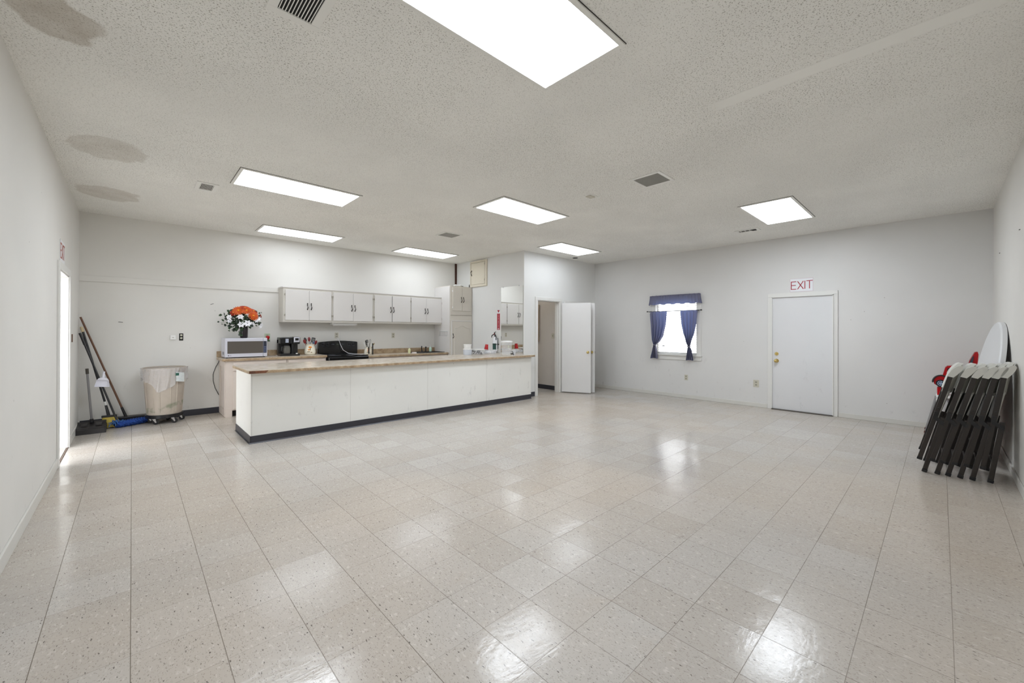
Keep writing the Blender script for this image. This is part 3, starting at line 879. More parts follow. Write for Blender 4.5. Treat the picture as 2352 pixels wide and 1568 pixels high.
def pull(parent, p, n, length=.10, mat=M_DARKH, axis=(0, 0, 1), name='handle'):
    """curved bow pull: p centre on the door face, n outward normal"""
    p = Vector(p); n = Vector(n); ax = Vector(axis)
    side = ax.cross(n)
    pts = []; rs = []
    for i in range(13):
        t = i / 12
        pts.append(p + ax * (t - .5) * length + n * (.004 + .022 * math.sin(t * PI)) + side * .006 * math.sin(t * 2 * PI))
        rs.append(.0035 + .004 * abs(math.sin(t * 2 * PI)) + (.003 if i in (0, 12) else 0))
    k = MB().tube(pts, rs, 8)
    for s_ in (-.5, .5):
        k.sph(p + ax * s_ * length + n * .003, .010, (1, 1, 1.3), 10)
    return k.build(name, mat, parent, smooth=True)
def hinge(parent, p, n, side, mat=None):
    p = Vector(p); n = Vector(n); side = Vector(side)
    k = MB().cyl(p + n * .004 - Vector((0, 0, .022)), p + n * .004 + Vector((0, 0, .022)), .005, None, 8)
    mt = frame_mat(p, side, (0, 0, 1))
    k.box((.002, -.016, 0), (.016, .016, .003), mat=mt)
    return k.build('hinge', mat or pm('painted_hinge', (168, 162, 152), .4, metal=.3), parent)
pull(hd_, (XM - .036, y1 - .075, 2.79), (-1, 0, 0), .11)
for zz in (2.60, 2.97): hinge(hd_, (XM - .036, y0 + .06, zz), (-1, 0, 0), (0, 1, 0))

# ------------------------------------------------------------------ upper cabinets
YU = YK - .31
def wall_cab(x0, x1, d0, dm, d1_, label, handles, gap_dark=False, endL=False):
    o = thing('wall_cabinet', label, 'cabinet', ((x0 + x1) / 2, YK, 1.555), group='upper kitchen cabinets')
    MB().box((x0, YU, 1.555), (x1, YK - .001, 2.185), .002).build('cabinet_body', M_CABF, o)
    za, zb = 1.592, 2.145
    g = .006 if gap_dark else .0015
    for i, (a, b) in enumerate(((d0, dm - g), (dm + g, d1_))):
        dr = MB().box((a, YU - .020, za), (b, YU - .001, zb), .003).build('door', M_CAB, o)
        hx = dm - .033 if i == 0 else dm + .033
        if handles: pull(dr, (hx, YU - .020, 1.85), (0, -1, 0), .105)
        for zz in (za + .09, zb - .09):
            hinge(dr, ((a - .004) if i == 0 else (b + .004), YU - .018, zz), (0, -1, 0), (-1 if i == 0 else 1, 0, 0))
    if gap_dark:
        MB().box((dm - g, YU - .003, za), (dm + g, YU - .0005, zb)).build('door_gap', M_DARK, o)
    return o
wall_cab(1.982, 2.835, 2.014, 2.418, 2.818, 'two-door upper cabinet above the coffee maker, first from the left', True)
wall_cab(2.837, 3.668, 2.856, 3.245, 3.648, 'two-door upper cabinet above the black stove', True)
wall_cab(3.670, 4.533, 3.694, 4.085, 4.524, 'two-door upper cabinet with a dark gap between its doors', True, True)
wall_cab(4.535, 5.358, 4.546, 4.93, 5.348, 'two-door upper cabinet above the sink beside the tall pantry', True)
tag(MB().box((1.968, YU - .012, 2.180), (5.359, YK - .002, 2.20), .003).build('cabinet_cap_board', M_CAB), 'long white board lying along the top of the upper cabinets', 'board')
# under cabinet strip light
ul = thing('under_cabinet_light', 'unlit slim white strip light under the cabinet above the stove', 'light fixture', (3.11, 8.27, 1.51))
MB().box((2.87, 8.20, 1.515), (3.36, 8.33, 1.555), .004).build('light_housing', M_WHITEP, ul)
MB().cyl((2.89, 8.235, 1.506), (3.34, 8.235, 1.506), .012, None, 12).build('tube_lamp', M_CAB, ul, smooth=True)
MB().box((3.10, YK - .006, 1.02), (3.115, YK - .001, 1.52)).build('light_cable_cover', M_WALL, ul)

# ------------------------------------------------------------------ pantry
pa = thing('pantry_cabinet', 'tall pantry cabinet in the kitchen corner with arched lower door', 'cabinet', (5.68, 8.11, 0))
px0, px1, py0 = 5.363, 5.997, 7.79
MB().box((px0, py0, 0.0), (px1, YK - .002, 2.455), .003).build('cabinet_body', M_PANTRY, pa)
MB().box((px0 - .012, py0 + .01, .90), (px0 - .0005, YK - .003, 2.44), .002).build('side_panel', M_CAB, pa)
for i, (a, b) in enumerate(((5.425, 5.692), (5.698, 5.955))):
    dr = MB().box((a, py0 - .02, 1.875), (b, py0 - .001, 2.42), .003).build('door', M_PANTRY, pa)
    pull(dr, (5.695 + (-.032 if i == 0 else .032), py0 - .02, 2.135), (0, -1, 0), .11)
    if i == 0:
        for zz in (1.95, 2.33): hinge(dr, (a - .004, py0 - .018, zz), (0, -1, 0), (-1, 0, 0), M_WHITEP)
MB().box((px0 + .004, py0 - .004, 1.765), (px1 - .004, py0 - .001, 1.772)).build('rail_groove', pm('groove_shadow_paint', (120, 112, 100)), pa)
dr = MB().box((5.405, py0 - .022, .10), (5.972, py0 - .001, 1.625), .003).build('door', M_PANTRY, pa)
# arched moulding on the lower door
xa, xb, zt = 5.475, 5.900, 1.50
pts = [(xa, .18)]
arch = [(xa, zt - .03)]
for i in range(25):
    t = i / 24
    xx = xa + (xb - xa) * t
    arch.append((xx, zt - .03 + .055 * (0.5 - 0.5 * math.cos(2 * PI * min(1, max(0, (t - .08) / .84)))) ** 1.2))
path = [Vector((xa, py0 - .023, .18))] + [Vector((p[0], py0 - .023, p[1])) for p in arch] + [Vector((xb, py0 - .023, zt - .03)), Vector((xb, py0 - .023, .18))]
MB().tube(path, .009, 6, closed=True).build('arched_moulding', M_PANTRY, dr, smooth=True)
MB().box((5.385, py0 - .026, .08), (5.4045, py0 - .001, 1.627), .002).box((5.9725, py0 - .026, .08), (5.988, py0 - .001, 1.627), .002).box((5.385, py0 - .026, 1.627), (5.988, py0 - .001, 1.648), .002).build('door_moulding', M_CAB, pa)
pull(dr, (5.432, py0 - .022, 1.285), (0, -1, 0), .09)
# things on the pantry
gl = thing('flower_garland', 'little heap of white artificial blooms on top of the tall pantry', 'artificial flowers', (5.63, 7.87, 2.455))
k = MB(); rnd = random.Random(2)
for i in range(16):
    k.sph((5.53 + i * .013 + rnd.uniform(-.008, .008), 7.86 + rnd.uniform(-.03, .03), 2.455 + rnd.uniform(.014, .035)), rnd.uniform(.014, .022), (1.1, 1, .8), 10)
k.build('white_bloom', M_WHITEP, gl, smooth=True)
k = MB()
for i in range(5):
    k.sph((5.72 + i * .014, 7.86 + rnd.uniform(-.02, .02), 2.467), .014, (1.5, .5, .7), 8)
k.build('leaf', pm('dark_green_leaf', (52, 66, 38), .6), gl, smooth=True)
fg = thing('figurine', 'tiny dark figurine on the right end of the tall pantry top', 'figurine', (5.96, 7.85, 2.455))
MB().lathe([(.016, 0), (.018, .01), (.009, .03), (.013, .045), (.004, .055)], (5.96, 7.85, 2.455), 12).build('figurine_body', pm('dark_ceramic', (60, 52, 44), .4), fg, smooth=True)
MB().sph((5.96, 7.85, 2.517), .010, (1, 1, 1.1), 10).build('figurine_head', pm('dark_ceramic', (60, 52, 44)), fg, smooth=True)
# wire hook rack on the pantry side
hr = thing('wire_hook_rack', 'white wire hook rack on the side of the tall pantry', 'hook rack', (5.345, 8.02, 1.30))
k = MB().tube([(5.347, 7.87, 1.395), (5.347, 8.20, 1.395)], .003, 6)
for yy in (7.88, 7.94, 8.0, 8.06, 8.12, 8.18):
    k.tube([(5.345, yy, 1.395), (5.343, yy, 1.30), (5.330, yy, 1.275), (5.318, yy, 1.285), (5.314, yy, 1.31)], .0022, 6)
k.build('wire', pm('grey_wire', (170, 170, 172), .3, metal=.6), hr, smooth=True)
MB().box((5.3485, 7.86, 1.385), (5.351, 8.21, 1.41)).build('mount_strip', M_WHITEP, hr)

# ------------------------------------------------------------------ base cabinets and back worktop
YB = 7.88
ZL, ZR = .945, .905
def base_cab(x0, x1, ztop, label, end=False):
    o = thing('base_cabinet', label, 'cabinet', ((x0 + x1) / 2, (YB + YK) / 2, 0), group='lower kitchen cabinets')
    k = MB().box((x0 + (.0 if not end else 0), YB, .10), (x1 - .001, YK - .002, ztop - .001), .002)
    k.box((x0, YB + .05, 0), (x1 - .001, YK - .003, .10))
    if end: k.box((x0, YB, 0), (x0 + .09, YB + .06, .10))
    k.build('cabinet_body', M_CABB, o)
    MB().box((x0 + (.10 if end else 0), YB + .048, .002), (x1 - .002, YB + .0499, .10)).build('toe_kick', M_DARK, o)
    a0 = x0 + (.10 if end else .02); a1 = x1 - .02
    dw = MB().box((a0, YB - .018, ztop - .165), (a1, YB - .001, ztop - .025), .003).build('drawer', M_CABB, o)
    pull(dw, ((a0 + a1) / 2, YB - .018, ztop - .095), (0, -1, 0), .09, axis=(1, 0, 0))
    mid = (a0 + a1) / 2
    for (p, q, hx) in ((a0, mid - .002, mid - .04), (mid + .002, a1, mid + .04)):
        dd = MB().box((p, YB - .018, .12), (q, YB - .001, ztop - .185), .003).build('door', M_CABB, o)
        pull(dd, (hx, YB - .018, ztop - .27), (0, -1, 0), .09)
    if end:
        f = MB()
        for (ya, yb_, za, zb) in ((YB + .005, YB + .085, .01, ztop - .01), (YK - .085, YK - .01, .01, ztop - .01), (YB + .085, YK - .085, .01, .12), (YB + .085, YK - .085, ztop - .10, ztop - .01)):
            f.box((x0 - .012, ya, za), (x0 - .0005, yb_, zb), .002)
        f.build('end_panel_frame', M_CABB, o)
    return o
base_cab(1.095, 1.985, ZL - .04, 'pinkish white base cabinet under the microwave with framed end panel', True)
base_cab(1.987, 2.645, ZL - .04, 'pinkish white base cabinet left of the black stove')
base_cab(3.435, 4.40, ZR - .04, 'pinkish white base cabinet right of the black stove')
base_cab(4.402, 5.350, ZR - .04, 'pinkish white sink base cabinet beside the tall pantry')
def worktop(x0, x1, z, label):
    o = thing('kitchen_worktop', label, 'worktop', ((x0 + x1) / 2, 8.13, z - .04), group='back wall worktops')
    MB().box((x0 + .002, YB - .038, z - .004), (x1 - .002, YK - .02, z + .0005)).build('worktop_surface', M_LAMT, o)
    MB().box((x0, YB - .04, z - .04), (x1, YK - .018, z - .004), .003).build('worktop_edge', M_LAME, o)
    MB().box((x0, YK - .02, z), (x1, YK - .001, z + .10), .004).build('backsplash', M_LAME, o)
worktop(1.045, 2.65, ZL, 'beige laminate worktop left of the stove carrying the microwave')
worktop(3.43, 5.351, ZR, 'beige laminate worktop right of the stove carrying the sink')

# sink
sk = thing('kitchen_sink', 'black drop-in sink beside the tall pantry', 'sink', (4.97, 8.12, ZR))
f = MB()
sx0, sx1, sy0, sy1 = 4.62, 5.31, 7.93, 8.37
for a, b in (((sx0, sy0), (sx1, sy0 + .03)), ((sx0, sy1 - .05), (sx1, sy1)), ((sx0, sy0 + .03), (sx0 + .03, sy1 - .05)), ((sx1 - .03, sy0 + .03), (sx1, sy1 - .05)), ((4.95, sy0 + .03), (4.98, sy1 - .05))):
    f.box((a[0], a[1], ZR + .001), (b[0], b[1], ZR + .012), .003)
f.build('sink_rim', M_BLACK, sk)
MB().box((sx0 + .03, sy0 + .03, ZR + .001), (sx1 - .03, sy1 - .05, ZR + .003)).build('basin', pm('dark_basin', (40, 38, 38), .5), sk)
fa = thing('faucet', 'dark bronze faucet behind the black sink', 'faucet', (4.95, 8.33, ZR + .012))
MB().cyl((4.95, 8.34, ZR + .012), (4.95, 8.34, ZR + .04), .022, .016).tube([(4.95, 8.34, ZR + .03), (4.93, 8.32, ZR + .09), (4.895, 8.26, ZR + .14), (4.88, 8.22, ZR + .13)], .010, 10).build('spout', M_BLACK, fa, smooth=True)
MB().cyl((5.05, 8.34, ZR + .012), (5.05, 8.34, ZR + .10), .014, .011).sph((5.05, 8.33, ZR + .11), .018).build('faucet_handle', M_BLACK, fa, smooth=True)
def bottle(x, y, z, h, r, cbody, ccap, label, pump=True, alpha=None):
    o = thing('soap_bottle', label, 'bottle', (x, y, z))
    MB().lathe([(r * .9, 0), (r, h * .06), (r, h * .48), (r * .8, h * .60), (r * .35, h * .68), (r * .35, h * .72)], (x, y, z), 16, sy=.7).build('bottle_body', cbody, o, smooth=True)
    k = MB().cyl((x, y, z + h * .70), (x, y, z + h * .80), r * .42, None, 12)
    k.cyl((x, y, z + h * .8), (x, y, z + h * .94), r * .12, None, 8).box((x - r * .9, y - r * .2, z + h * .93), (x + r * .3, y + r * .2, z + h), .002)
    k.build('pump', ccap, o, smooth=True)
    return o
bottle(5.105, 8.22, ZR + .013, .155, .033, pm('green_soap', (190, 218, 202), .25), M_WHITEP, 'pale green pump soap bottle at the sink')
bottle(4.49, 8.10, ZR, .155, .030, pm('yellow_soap', (212, 213, 168), .2), M_CLEAR, 'clear yellow dish soap bottle left of the sink')
tag(MB().box((4.53, 7.99, ZR), (4.61, 8.07, ZR + .022), .005).build('sponge', pm('pinkish_sponge', (232, 224, 222), .9)), 'pale sponge lying between the yellow soap and the sink', 'sponge')

# ------------------------------------------------------------------ stove
st = thing('stove', 'black free standing electric stove between the back worktops', 'stove', (3.04, 8.1, 0))
s0, s1 = 2.662, 3.422
MB().box((s0, 7.84, .0), (s1, 8.40, .905), .004).build('stove_body', M_BLACK, st)
MB().box((s0 - .002, 7.80, .905), (s1 + .002, 8.36, .925), .005).build('cooktop', M_BLACKG, st)
MB().box((s0, 7.775, .845), (s1, 7.84, .903), .012, seg=3).build('front_rail', M_BLACKG, st)
od = MB().box((s0 + .01, 7.81, .22), (s1 - .01, 7.839, .80), .005).build('oven_door', M_BLACKG, st)
MB().tube([(s0 + .05, 7.775, .80), (s1 - .05, 7.775, .80)], .014, 12).cyl((s0 + .08, 7.775, .80), (s0 + .08, 7.815, .79), .009).cyl((s1 - .08, 7.775, .80), (s1 - .08, 7.815, .79), .009).build('oven_handle', M_BLACKG, od, smooth=True)
MB().box((s0 + .01, 7.812, .04), (s1 - .01, 7.839, .20), .005).build('storage_drawer', M_BLACKG, st)
poly = [(s0, .926), (s1, .926), (s1, 1.165)]
for i in range(11):
    t = i / 10
    poly.append((s1 - .02 - (s1 - s0 - .04) * t, 1.175 + .022 * math.sin(PI * t)))
poly.append((s0, 1.165))
MB().prism(poly, 1, 8.345, 8.42).build('control_panel', M_BLACKG, st)
M_TICK = pm('pale_tick_marks', (150, 160, 176), .5)
for kx in (2.752, 2.838, 3.262, 3.340):
    kb = MB().cyl((kx, 8.345, 1.125), (kx, 8.322, 1.125), .024, .020, 20).box((kx - .004, 8.314, 1.105), (kx + .004, 8.324, 1.145), .001).build('burner_knob', M_BLACK, st, smooth=True)
    k = MB()
    for a in range(9):
        an = math.radians(-30 + a * 30)
        k.box((-.0012, .031, 0), (.0012, .037, .001), mat=frame_mat(Vector((kx, 8.3448, 1.125)), (1, 0, 0), (0, 0, 1)) @ Matrix.Rotation(an, 4, 'Z'))
    k.build('dial_marks', M_TICK, kb)
MB().box((2.965, 8.3435, 1.105), (3.07, 8.3455, 1.145)).build('clock_window', pm('display_glass', (20, 26, 24), .1), st)
k = MB()
for i in range(3):
    for sx_ in (2.91, 3.10):
        k.box((sx_ + i * .022 - .007, 8.3438, 1.118), (sx_ + i * .022 + .007, 8.3452, 1.136))
k.build('touch_button', pm('dim_button_print', (70, 74, 82), .5), st)
text_bm('11:38', .018, frame_mat(Vector((3.018, 8.343, 1.127)), (1, 0, 0), (0, 0, 1)), .0004).build('clock_digits', pm('dim_digit', (120, 132, 110), .5), st)
for (bx, by, br) in ((2.84, 7.96, .10), (3.24, 7.96, .08), (2.84, 8.2, .08), (3.24, 8.2, .10)):
    k = MB()
    for r_ in (br, br * .7, br * .4):
        k.tube([(bx + r_ * math.cos(t * PI / 12), by + r_ * math.sin(t * PI / 12), .9255) for t in range(24)], .0012, 5, closed=True)
    k.build('burner_ring', pm('burner_print', (60, 60, 66), .3), st)
# white cord over the stove
tag(MB().tube([(3.035, 8.435, 1.27), (3.04, 8.40, 1.235), (3.045, 8.34, 1.205), (3.06, 8.30, 1.12), (3.10, 8.26, 1.01), (3.17, 8.18, .95), (3.27, 8.08, .932), (3.38, 8.02, .931), (3.47, 8.06, .935), (3.50, 8.10, .922)], .0042, 8).build('power_cord', pm('white_cord', (226, 226, 230), .4), smooth=True), 'white power cord hanging from the outlet across the black stove', 'cord')

# ------------------------------------------------------------------ microwave
mw = thing('microwave', 'silver microwave with dark window on the left end of the worktop', 'microwave', (1.40, 8.12, ZL))
M_SILV = pm('silver_enamel', (204, 204, 214), .35, metal=.15)
my0, my1, mx0, mx1, mz0, mz1 = 7.96, 8.36, 1.10, 1.70, ZL + .012, 1.272
MB().box((mx0, my0 + .02, mz0), (mx1, my1, mz1), .006).build('microwave_body', M_SILV, mw)
MB().box((mx0 + .002, my0, mz0 + .002), (1.636, my0 + .021, mz1 - .002), .005).build('door', M_SILV, mw)
MB().box((1.638, my0, mz0 + .002), (mx1 - .002, my0 + .021, mz1 - .002), .004).build('control_panel', M_SILV, mw)
MB().box((mx0 + .03, my0 - .003, mz0 + .062), (1.634, my0 + .001, mz1 - .052), .002).build('door_window', pm('bronze_window_glass', (86, 80, 74), .08), mw)
MB().box((1.640, my0 - .003, mz0 + .062), (mx1 - .012, my0 + .001, mz1 - .052), .002).build('keypad_glass', pm('dark_keypad', (44, 48, 62), .12), mw)
k = MB()
for i in range(4):
    for j in range(2):
        k.box((1.650 + j * .018, my0 - .0042, mz0 + .075 + i * .027), (1.662 + j * .018, my0 - .003, mz0 + .092 + i * .027))
k.build('keypad_print', pm('keypad_print', (92, 104, 140), .5), mw)
MB().cyl((mx0 + .045, my0 + .001, mz0 + .03), (mx0 + .045, my0 - .002, mz0 + .03), .008, None, 16).build('round_logo', pm('dark_logo', (60, 40, 50)), mw)
text_bm('LG', .018, frame_mat(Vector((mx0 + .072, my0 - .001, mz0 + .03)), (1, 0, 0), (0, 0, 1)), .0006, .0004).build('logo_letters', pm('grey_logo', (86, 86, 94)), mw)
for fx_ in (mx0 + .03, mx1 - .04):
    for fy_ in (my0 + .04, my1 - .04):
        MB().cyl((fx_, fy_, ZL), (fx_, fy_, mz0 + .001), .013, None, 12).build('foot', M_BLACK, mw)
k = MB()
for i in range(5):
    k.box((mx0 - .001, my0 + .12 + i * .03, mz0 + .04), (mx0 + .001, my0 + .135 + i * .03, mz0 + .09))
k.build('side_vent', pm('vent_slot_grey', (120, 120, 128)), mw)
tag(MB().tube([(1.70, 8.30, 1.05), (1.76, 8.30, 1.06), (1.79, 8.25, 1.03), (1.785, 8.20, .99), (1.76, 8.15, .957), (1.80, 8.10, .952), (1.85, 8.08, .952)], .005, 8).box((1.845, 8.065, ZL + .001), (1.885, 8.095, ZL + .022), .004).build('power_cord', pm('grey_cord', (150, 138, 128), .5), smooth=True), 'grey cord and plug coiled on the worktop right of the microwave', 'cord')
tag(MB().tube([(1.088, 8.425, .93), (1.075, 8.43, .86), (1.035, 8.436, .78), (1.0, 8.438, .66), (1.0, 8.438, .55), (1.03, 8.436, .42), (1.075, 8.432, .31), (1.09, 8.43, .30)], .0045, 8).build('power_cord', M_BLACK, smooth=True), 'black cord looping down the wall left of the base cabinet', 'cord')

# ------------------------------------------------------------------ vase with bouquet
VX, VY = 1.385, 8.13
vs = thing('flower_vase', 'dark squared vase on top of the microwave', 'vase', (VX, VY, 1.272))
MB().lathe([(.045, 0), (.055, .01), (.057, .10), (.058, .19), (.054, .20), (.050, .195), (.048, .10), (.04, .03)], (VX, VY, 1.272), 24).build('vase_body', pm('dark_plum_glaze', (34, 24, 28), .3), vs, smooth=50)
bq = thing('flower_bouquet', 'spreading artificial bouquet of orange daisies, white lilies and ivy', 'artificial flowers', (VX, VY, 1.45))
rnd = random.Random(11)
M_IVY = pm('ivy_green', (44, 74, 34), .5, noise=.5, nscale=30)
M_IVY2 = pm('ivy_dark_green', (26, 44, 28), .5, noise=.4, nscale=30)
def leafm(k, c, d, size, nrm=None):
    d = Vector(d).normalized(); up = Vector((rnd.uniform(-.5, .5), -1, rnd.uniform(0, .8))) if nrm is None else Vector(nrm)
    s_ = d.cross(up).normalized(); n_ = s_.cross(d).normalized()
    c = Vector(c)
    out = [(0, 0), (.18, .42), (.45, .30), (.62, .42), (.70, .18), (1.0, 0), (.70, -.18), (.62, -.42), (.45, -.30), (.18, -.42)]
    mid = k.b.verts.new(c + d * size * .5 + n_ * size * .10)
    vv = [k.b.verts.new(c + d * size * a + s_ * size * b) for a, b in out]
    for i in range(len(vv)):
        k.b.faces.new((mid, vv[i], vv[(i + 1) % len(vv)]))
stems = MB(); lv1 = MB(); lv2 = MB()
VT = Vector((VX, VY, 1.46))
sprays = [(-.33, -.02, .07), (-.30, 0, .20), (-.26, -.08, .02), (-.22, .02, .24), (-.16, -.12, .02), (-.14, -.1, .12), (-.24, -.03, .13), (-.10, -.1, -.04),
          (.10, -.1, .02), (.19, -.08, .05), (.22, .02, .10), (.13, 0, .27), (.24, -.03, .22), (-.05, -.12, .08), (.03, -.13, .15), (-.18, .05, .26), (0, .06, .25), (.16, .08, .16), (-.07, -.1, -.12), (-.20, -.08, -.06)]
for i, (dx, dy, dz) in enumerate(sprays):
    e = VT + Vector((dx, dy, dz)); mid = VT + Vector((dx * .45, dy * .5, dz * .5 + .05))
    pts = [VT + Vector((0, 0, -.02)), VT + Vector((dx * .2, dy * .2, .04)), mid, e]
    stems.tube(pts, .002, 5)
    for j in range(11):
        t = .25 + .75 * j / 10
        q = VT.lerp(mid, t * 2) if t < .5 else mid.lerp(e, t * 2 - 1)
        q = q + Vector((rnd.uniform(-.035, .035), rnd.uniform(-.04, .03), rnd.uniform(-.035, .035)))
        leafm(lv1 if (i + j) % 2 else lv2, q, (dx + rnd.uniform(-.4, .4), rnd.uniform(-.4, .1), dz + rnd.uniform(-.5, .3)), rnd.uniform(.035, .062))
stems.build('stem', M_IVY2, bq)
lv1.build('ivy_leaves', M_IVY, bq)
lv2.build('ivy_leaves', M_IVY2, bq)
M_ORG = pm('orange_petal', (236, 108, 36), .6, noise=.45, nscale=60)
M_ORG2 = pm('orange_petal_deep', (206, 66, 34), .6, noise=.4, nscale=60)
M_YEL = pm('yellow_centre', (240, 186, 60), .7)
M_LILY = pm('white_petal', (238, 238, 242), .6)
def daisy(c, nrm, r, mat, npet=18, layers=2):
    n_ = Vector(nrm).normalized(); q = n_.to_track_quat('Z', 'Y').to_matrix()
    k = MB()
    for L in range(layers):
        for i in range(npet):
            a = 2 * PI * i / npet + L * .17
            rr = r * (1 - L * .25)
            def P(u, v, z): return Vector(c) + q @ Vector((u * math.cos(a) - v * math.sin(a), u * math.sin(a) + v * math.cos(a), z))
            w_ = rr * .16
            A = [P(rr * .12, -w_ * .4, L * .006), P(rr * .6, -w_, .012 + L * .006), P(rr, -w_ * .3, L * .008 + .004), P(rr, w_ * .3, L * .008 + .004), P(rr * .6, w_, .012 + L * .006), P(rr * .12, w_ * .4, L * .006)]
            k.b.faces.new([k.b.verts.new(v) for v in A])
    fl = k.build('daisy_petals', mat, bq)
    MB().sph(Vector(c) + n_ * .012, r * .16, (1, 1, .7), 10).build('flower_centre', M_YEL, fl, smooth=True)
daisy(VT + Vector((-.09, -.06, .27)), (-.3, -1, .8), .095, M_ORG)
daisy(VT + Vector((.02, -.08, .275)), (.0, -1, .9), .09, M_ORG)
daisy(VT + Vector((.115, -.10, .19)), (.3, -1, .35), .088, M_ORG)
daisy(VT + Vector((.01, -.02, .32)), (.1, -.5, 1), .085, M_ORG2)
daisy(VT + Vector((.13, -.02, .27)), (.5, -.6, 1), .08, M_ORG2)
daisy(VT + Vector((-.15, -.02, .235)), (-.7, -.8, .7), .07, M_ORG2)
daisy(VT + Vector((.235, -.03, .19)), (.9, -.6, .3), .035, pm('red_petal', (150, 40, 40), .6), 10, 1)
def lily(c, nrm, r):
    n_ = Vector(nrm).normalized(); q = n_.to_track_quat('Z', 'Y').to_matrix()
    k = MB()
    for i in range(6):
        a = 2 * PI * i / 6
        def P(u, v, z): return Vector(c) + q @ Vector((u * math.cos(a) - v * math.sin(a), u * math.sin(a) + v * math.cos(a), z))
        w_ = r * .32
        A = [P(.006, -.003, -.012), P(r * .5, -w_, .01), P(r, 0, .0), P(r * .5, w_, .01), P(.006, .003, -.012)]
        k.b.faces.new([k.b.verts.new(v) for v in A])
    k.build('lily_bloom', M_LILY, bq)
for c, n_, r in (((.03, -.13, .06), (0, -1, .2), .065), ((-.06, -.13, .04), (-.2, -1, 0), .06), ((.10, -.11, .05), (.3, -1, .1), .05), ((.19, -.07, .15), (.6, -1, .5), .065),
                 ((.235, -.05, .02), (.8, -.8, -.3), .06), ((-.07, -.11, .17), (-.2, -1, .4), .055), ((-.22, -.07, .16), (-.6, -1, .4), .05), ((-.21, -.06, .10), (-.5, -1, 0), .045), ((.16, -.1, .11), (.4, -1, .1), .045)):
    lily(VT + Vector(c), n_, r)
rs_ = thing('artificial_rose', 'single red artificial rose standing behind the right end of the microwave', 'artificial flower', (1.755, 8.24, ZL))
MB().tube([(1.757, 8.25, ZL), (1.752, 8.25, 1.12), (1.765, 8.24, 1.235)], .003, 6).build('stem', M_IVY, rs_, smooth=True)
MB().lathe([(.002, 0), (.024, .02), (.032, .045), (.028, .065), (.02, .055), (.018, .07), (.008, .062), (.004, .075)], (1.765, 8.24, 1.235), 12).build('bloom', M_RED, rs_, smooth=30)
k = MB()
for a in range(4): leafm(k, (1.765, 8.24, 1.235), (math.cos(a * 1.6), math.sin(a * 1.6), -.9), .05)
k.build('leaf', M_IVY, rs_)

# ------------------------------------------------------------------ coffee maker
cm = thing('coffee_maker', 'black two-sided coffee maker with silver control face', 'coffee maker', (2.07, 8.14, ZL))
cx0, cx1, cy0, cy1 = 1.915, 2.235, 8.02, 8.28
MB().box((cx0, cy0, ZL), (cx1, cy1, ZL + .04), .008).box((cx0, cy0 + .14, ZL + .03), (cx1, cy1, ZL + .30), .01).box((2.10, cy0 + .02, ZL + .03), (2.13, cy1 - .02, ZL + .25), .004).build('housing', M_BLACK, cm)
MB().box((cx0, cy0 - .005, ZL + .215), (2.115, cy1, ZL + .335), .018, seg=3).build('brew_head', M_BLACKG, cm)
MB().box((2.118, cy0 - .012, ZL + .21), (cx1, cy1, ZL + .340), .02, seg=3).build('pod_head', M_BLACK, cm)
MB().box((2.128, cy0 - .018, ZL + .245), (2.222, cy0 - .006, ZL + .335), .012, seg=3).build('silver_panel', M_SILV, cm)
MB().box((2.148, cy0 - .021, ZL + .275), (2.205, cy0 - .017, ZL + .318), .003).build('display', M_BLACKG, cm)
k = MB()
for i in range(2):
    for j in range(3):
        k.box((1.995 + i * .026, cy0 - .008, ZL + .24 + j * .024), (2.017 + i * .026, cy0 - .004, ZL + .258 + j * .024), .001)
k.build('control_button', pm('pale_button', (206, 214, 232), .3), cm)
cg = thing('coffee_carafe', 'glass carafe with black handle in the coffee maker', 'carafe', (2.01, 8.09, ZL + .04))
MB().lathe([(.050, 0), (.062, .02), (.064, .08), (.050, .13), (.045, .14)], (2.03, 8.085, ZL + .041), 24).build('glass_jug', M_COFFGLASS, cg, smooth=True)
MB().cyl((2.03, 8.085, ZL + .180), (2.03, 8.085, ZL + .192), .046).build('lid', M_BLACK, cg)
MB().tube([(1.978, 8.06, ZL + .175), (1.945, 8.04, ZL + .165), (1.938, 8.035, ZL + .10), (1.968, 8.05, ZL + .06)], .007, 8).build('handle', M_BLACK, cg, smooth=True)
MB().box((2.165, cy0 - .002, ZL + .03), (2.195, cy0 + .004, ZL + .048), .002).build('white_label', M_WHITEP, cm)

# ------------------------------------------------------------------ utensil crocks
M_CROCK = pm('cream_ceramic', (232, 226, 210), .25)
def crock(x, y, z, s, label, stains):
    o = thing('utensil_crock', label, 'crock', (x, y, z), group='ceramic utensil crocks')
    MB().lathe([(.070 * s, 0), (.088 * s, .012 * s), (.098 * s, .05 * s), (.092 * s, .11 * s), (.076 * s, .16 * s), (.078 * s, .20 * s), (.084 * s, .205 * s), (.072 * s, .20 * s), (.070 * s, .15 * s), (.085 * s, .06 * s), (.06 * s, .02 * s)], (x, y, z), 32).build('crock_body', M_CROCK, o, smooth=50)
    # painted mushroom motif
    k = MB(); k2 = MB()
    for mb_, items in ((k, ((.0, .145, .030, .018), (-.02, .10, .02, .012))), (k2, ((.002, .108, .008, .026), (-.025, .06, .03, .012), (.02, .05, .022, .010)))):
        for (u, zz, rx, rz) in items:
            ang = -PI / 2 - .25 + u / .09
            rr = .0925 * s if zz < .12 else .083 * s
            c = Vector((x + rr * math.cos(ang), y + rr * math.sin(ang), z + zz * s))
            mb_.sph(c, 1.0, (.006 * s, rx * s, rz * s), 12, rot=(0, 0, ang))
    k.build('orange_motif', pm('orange_glaze', (226, 136, 40), .3), o, smooth=True)
    k2.build('brown_motif', pm('olive_brown_glaze', (128, 104, 56), .3), o, smooth=True)
    return o
CK1 = (2.445, 8.16, ZL)
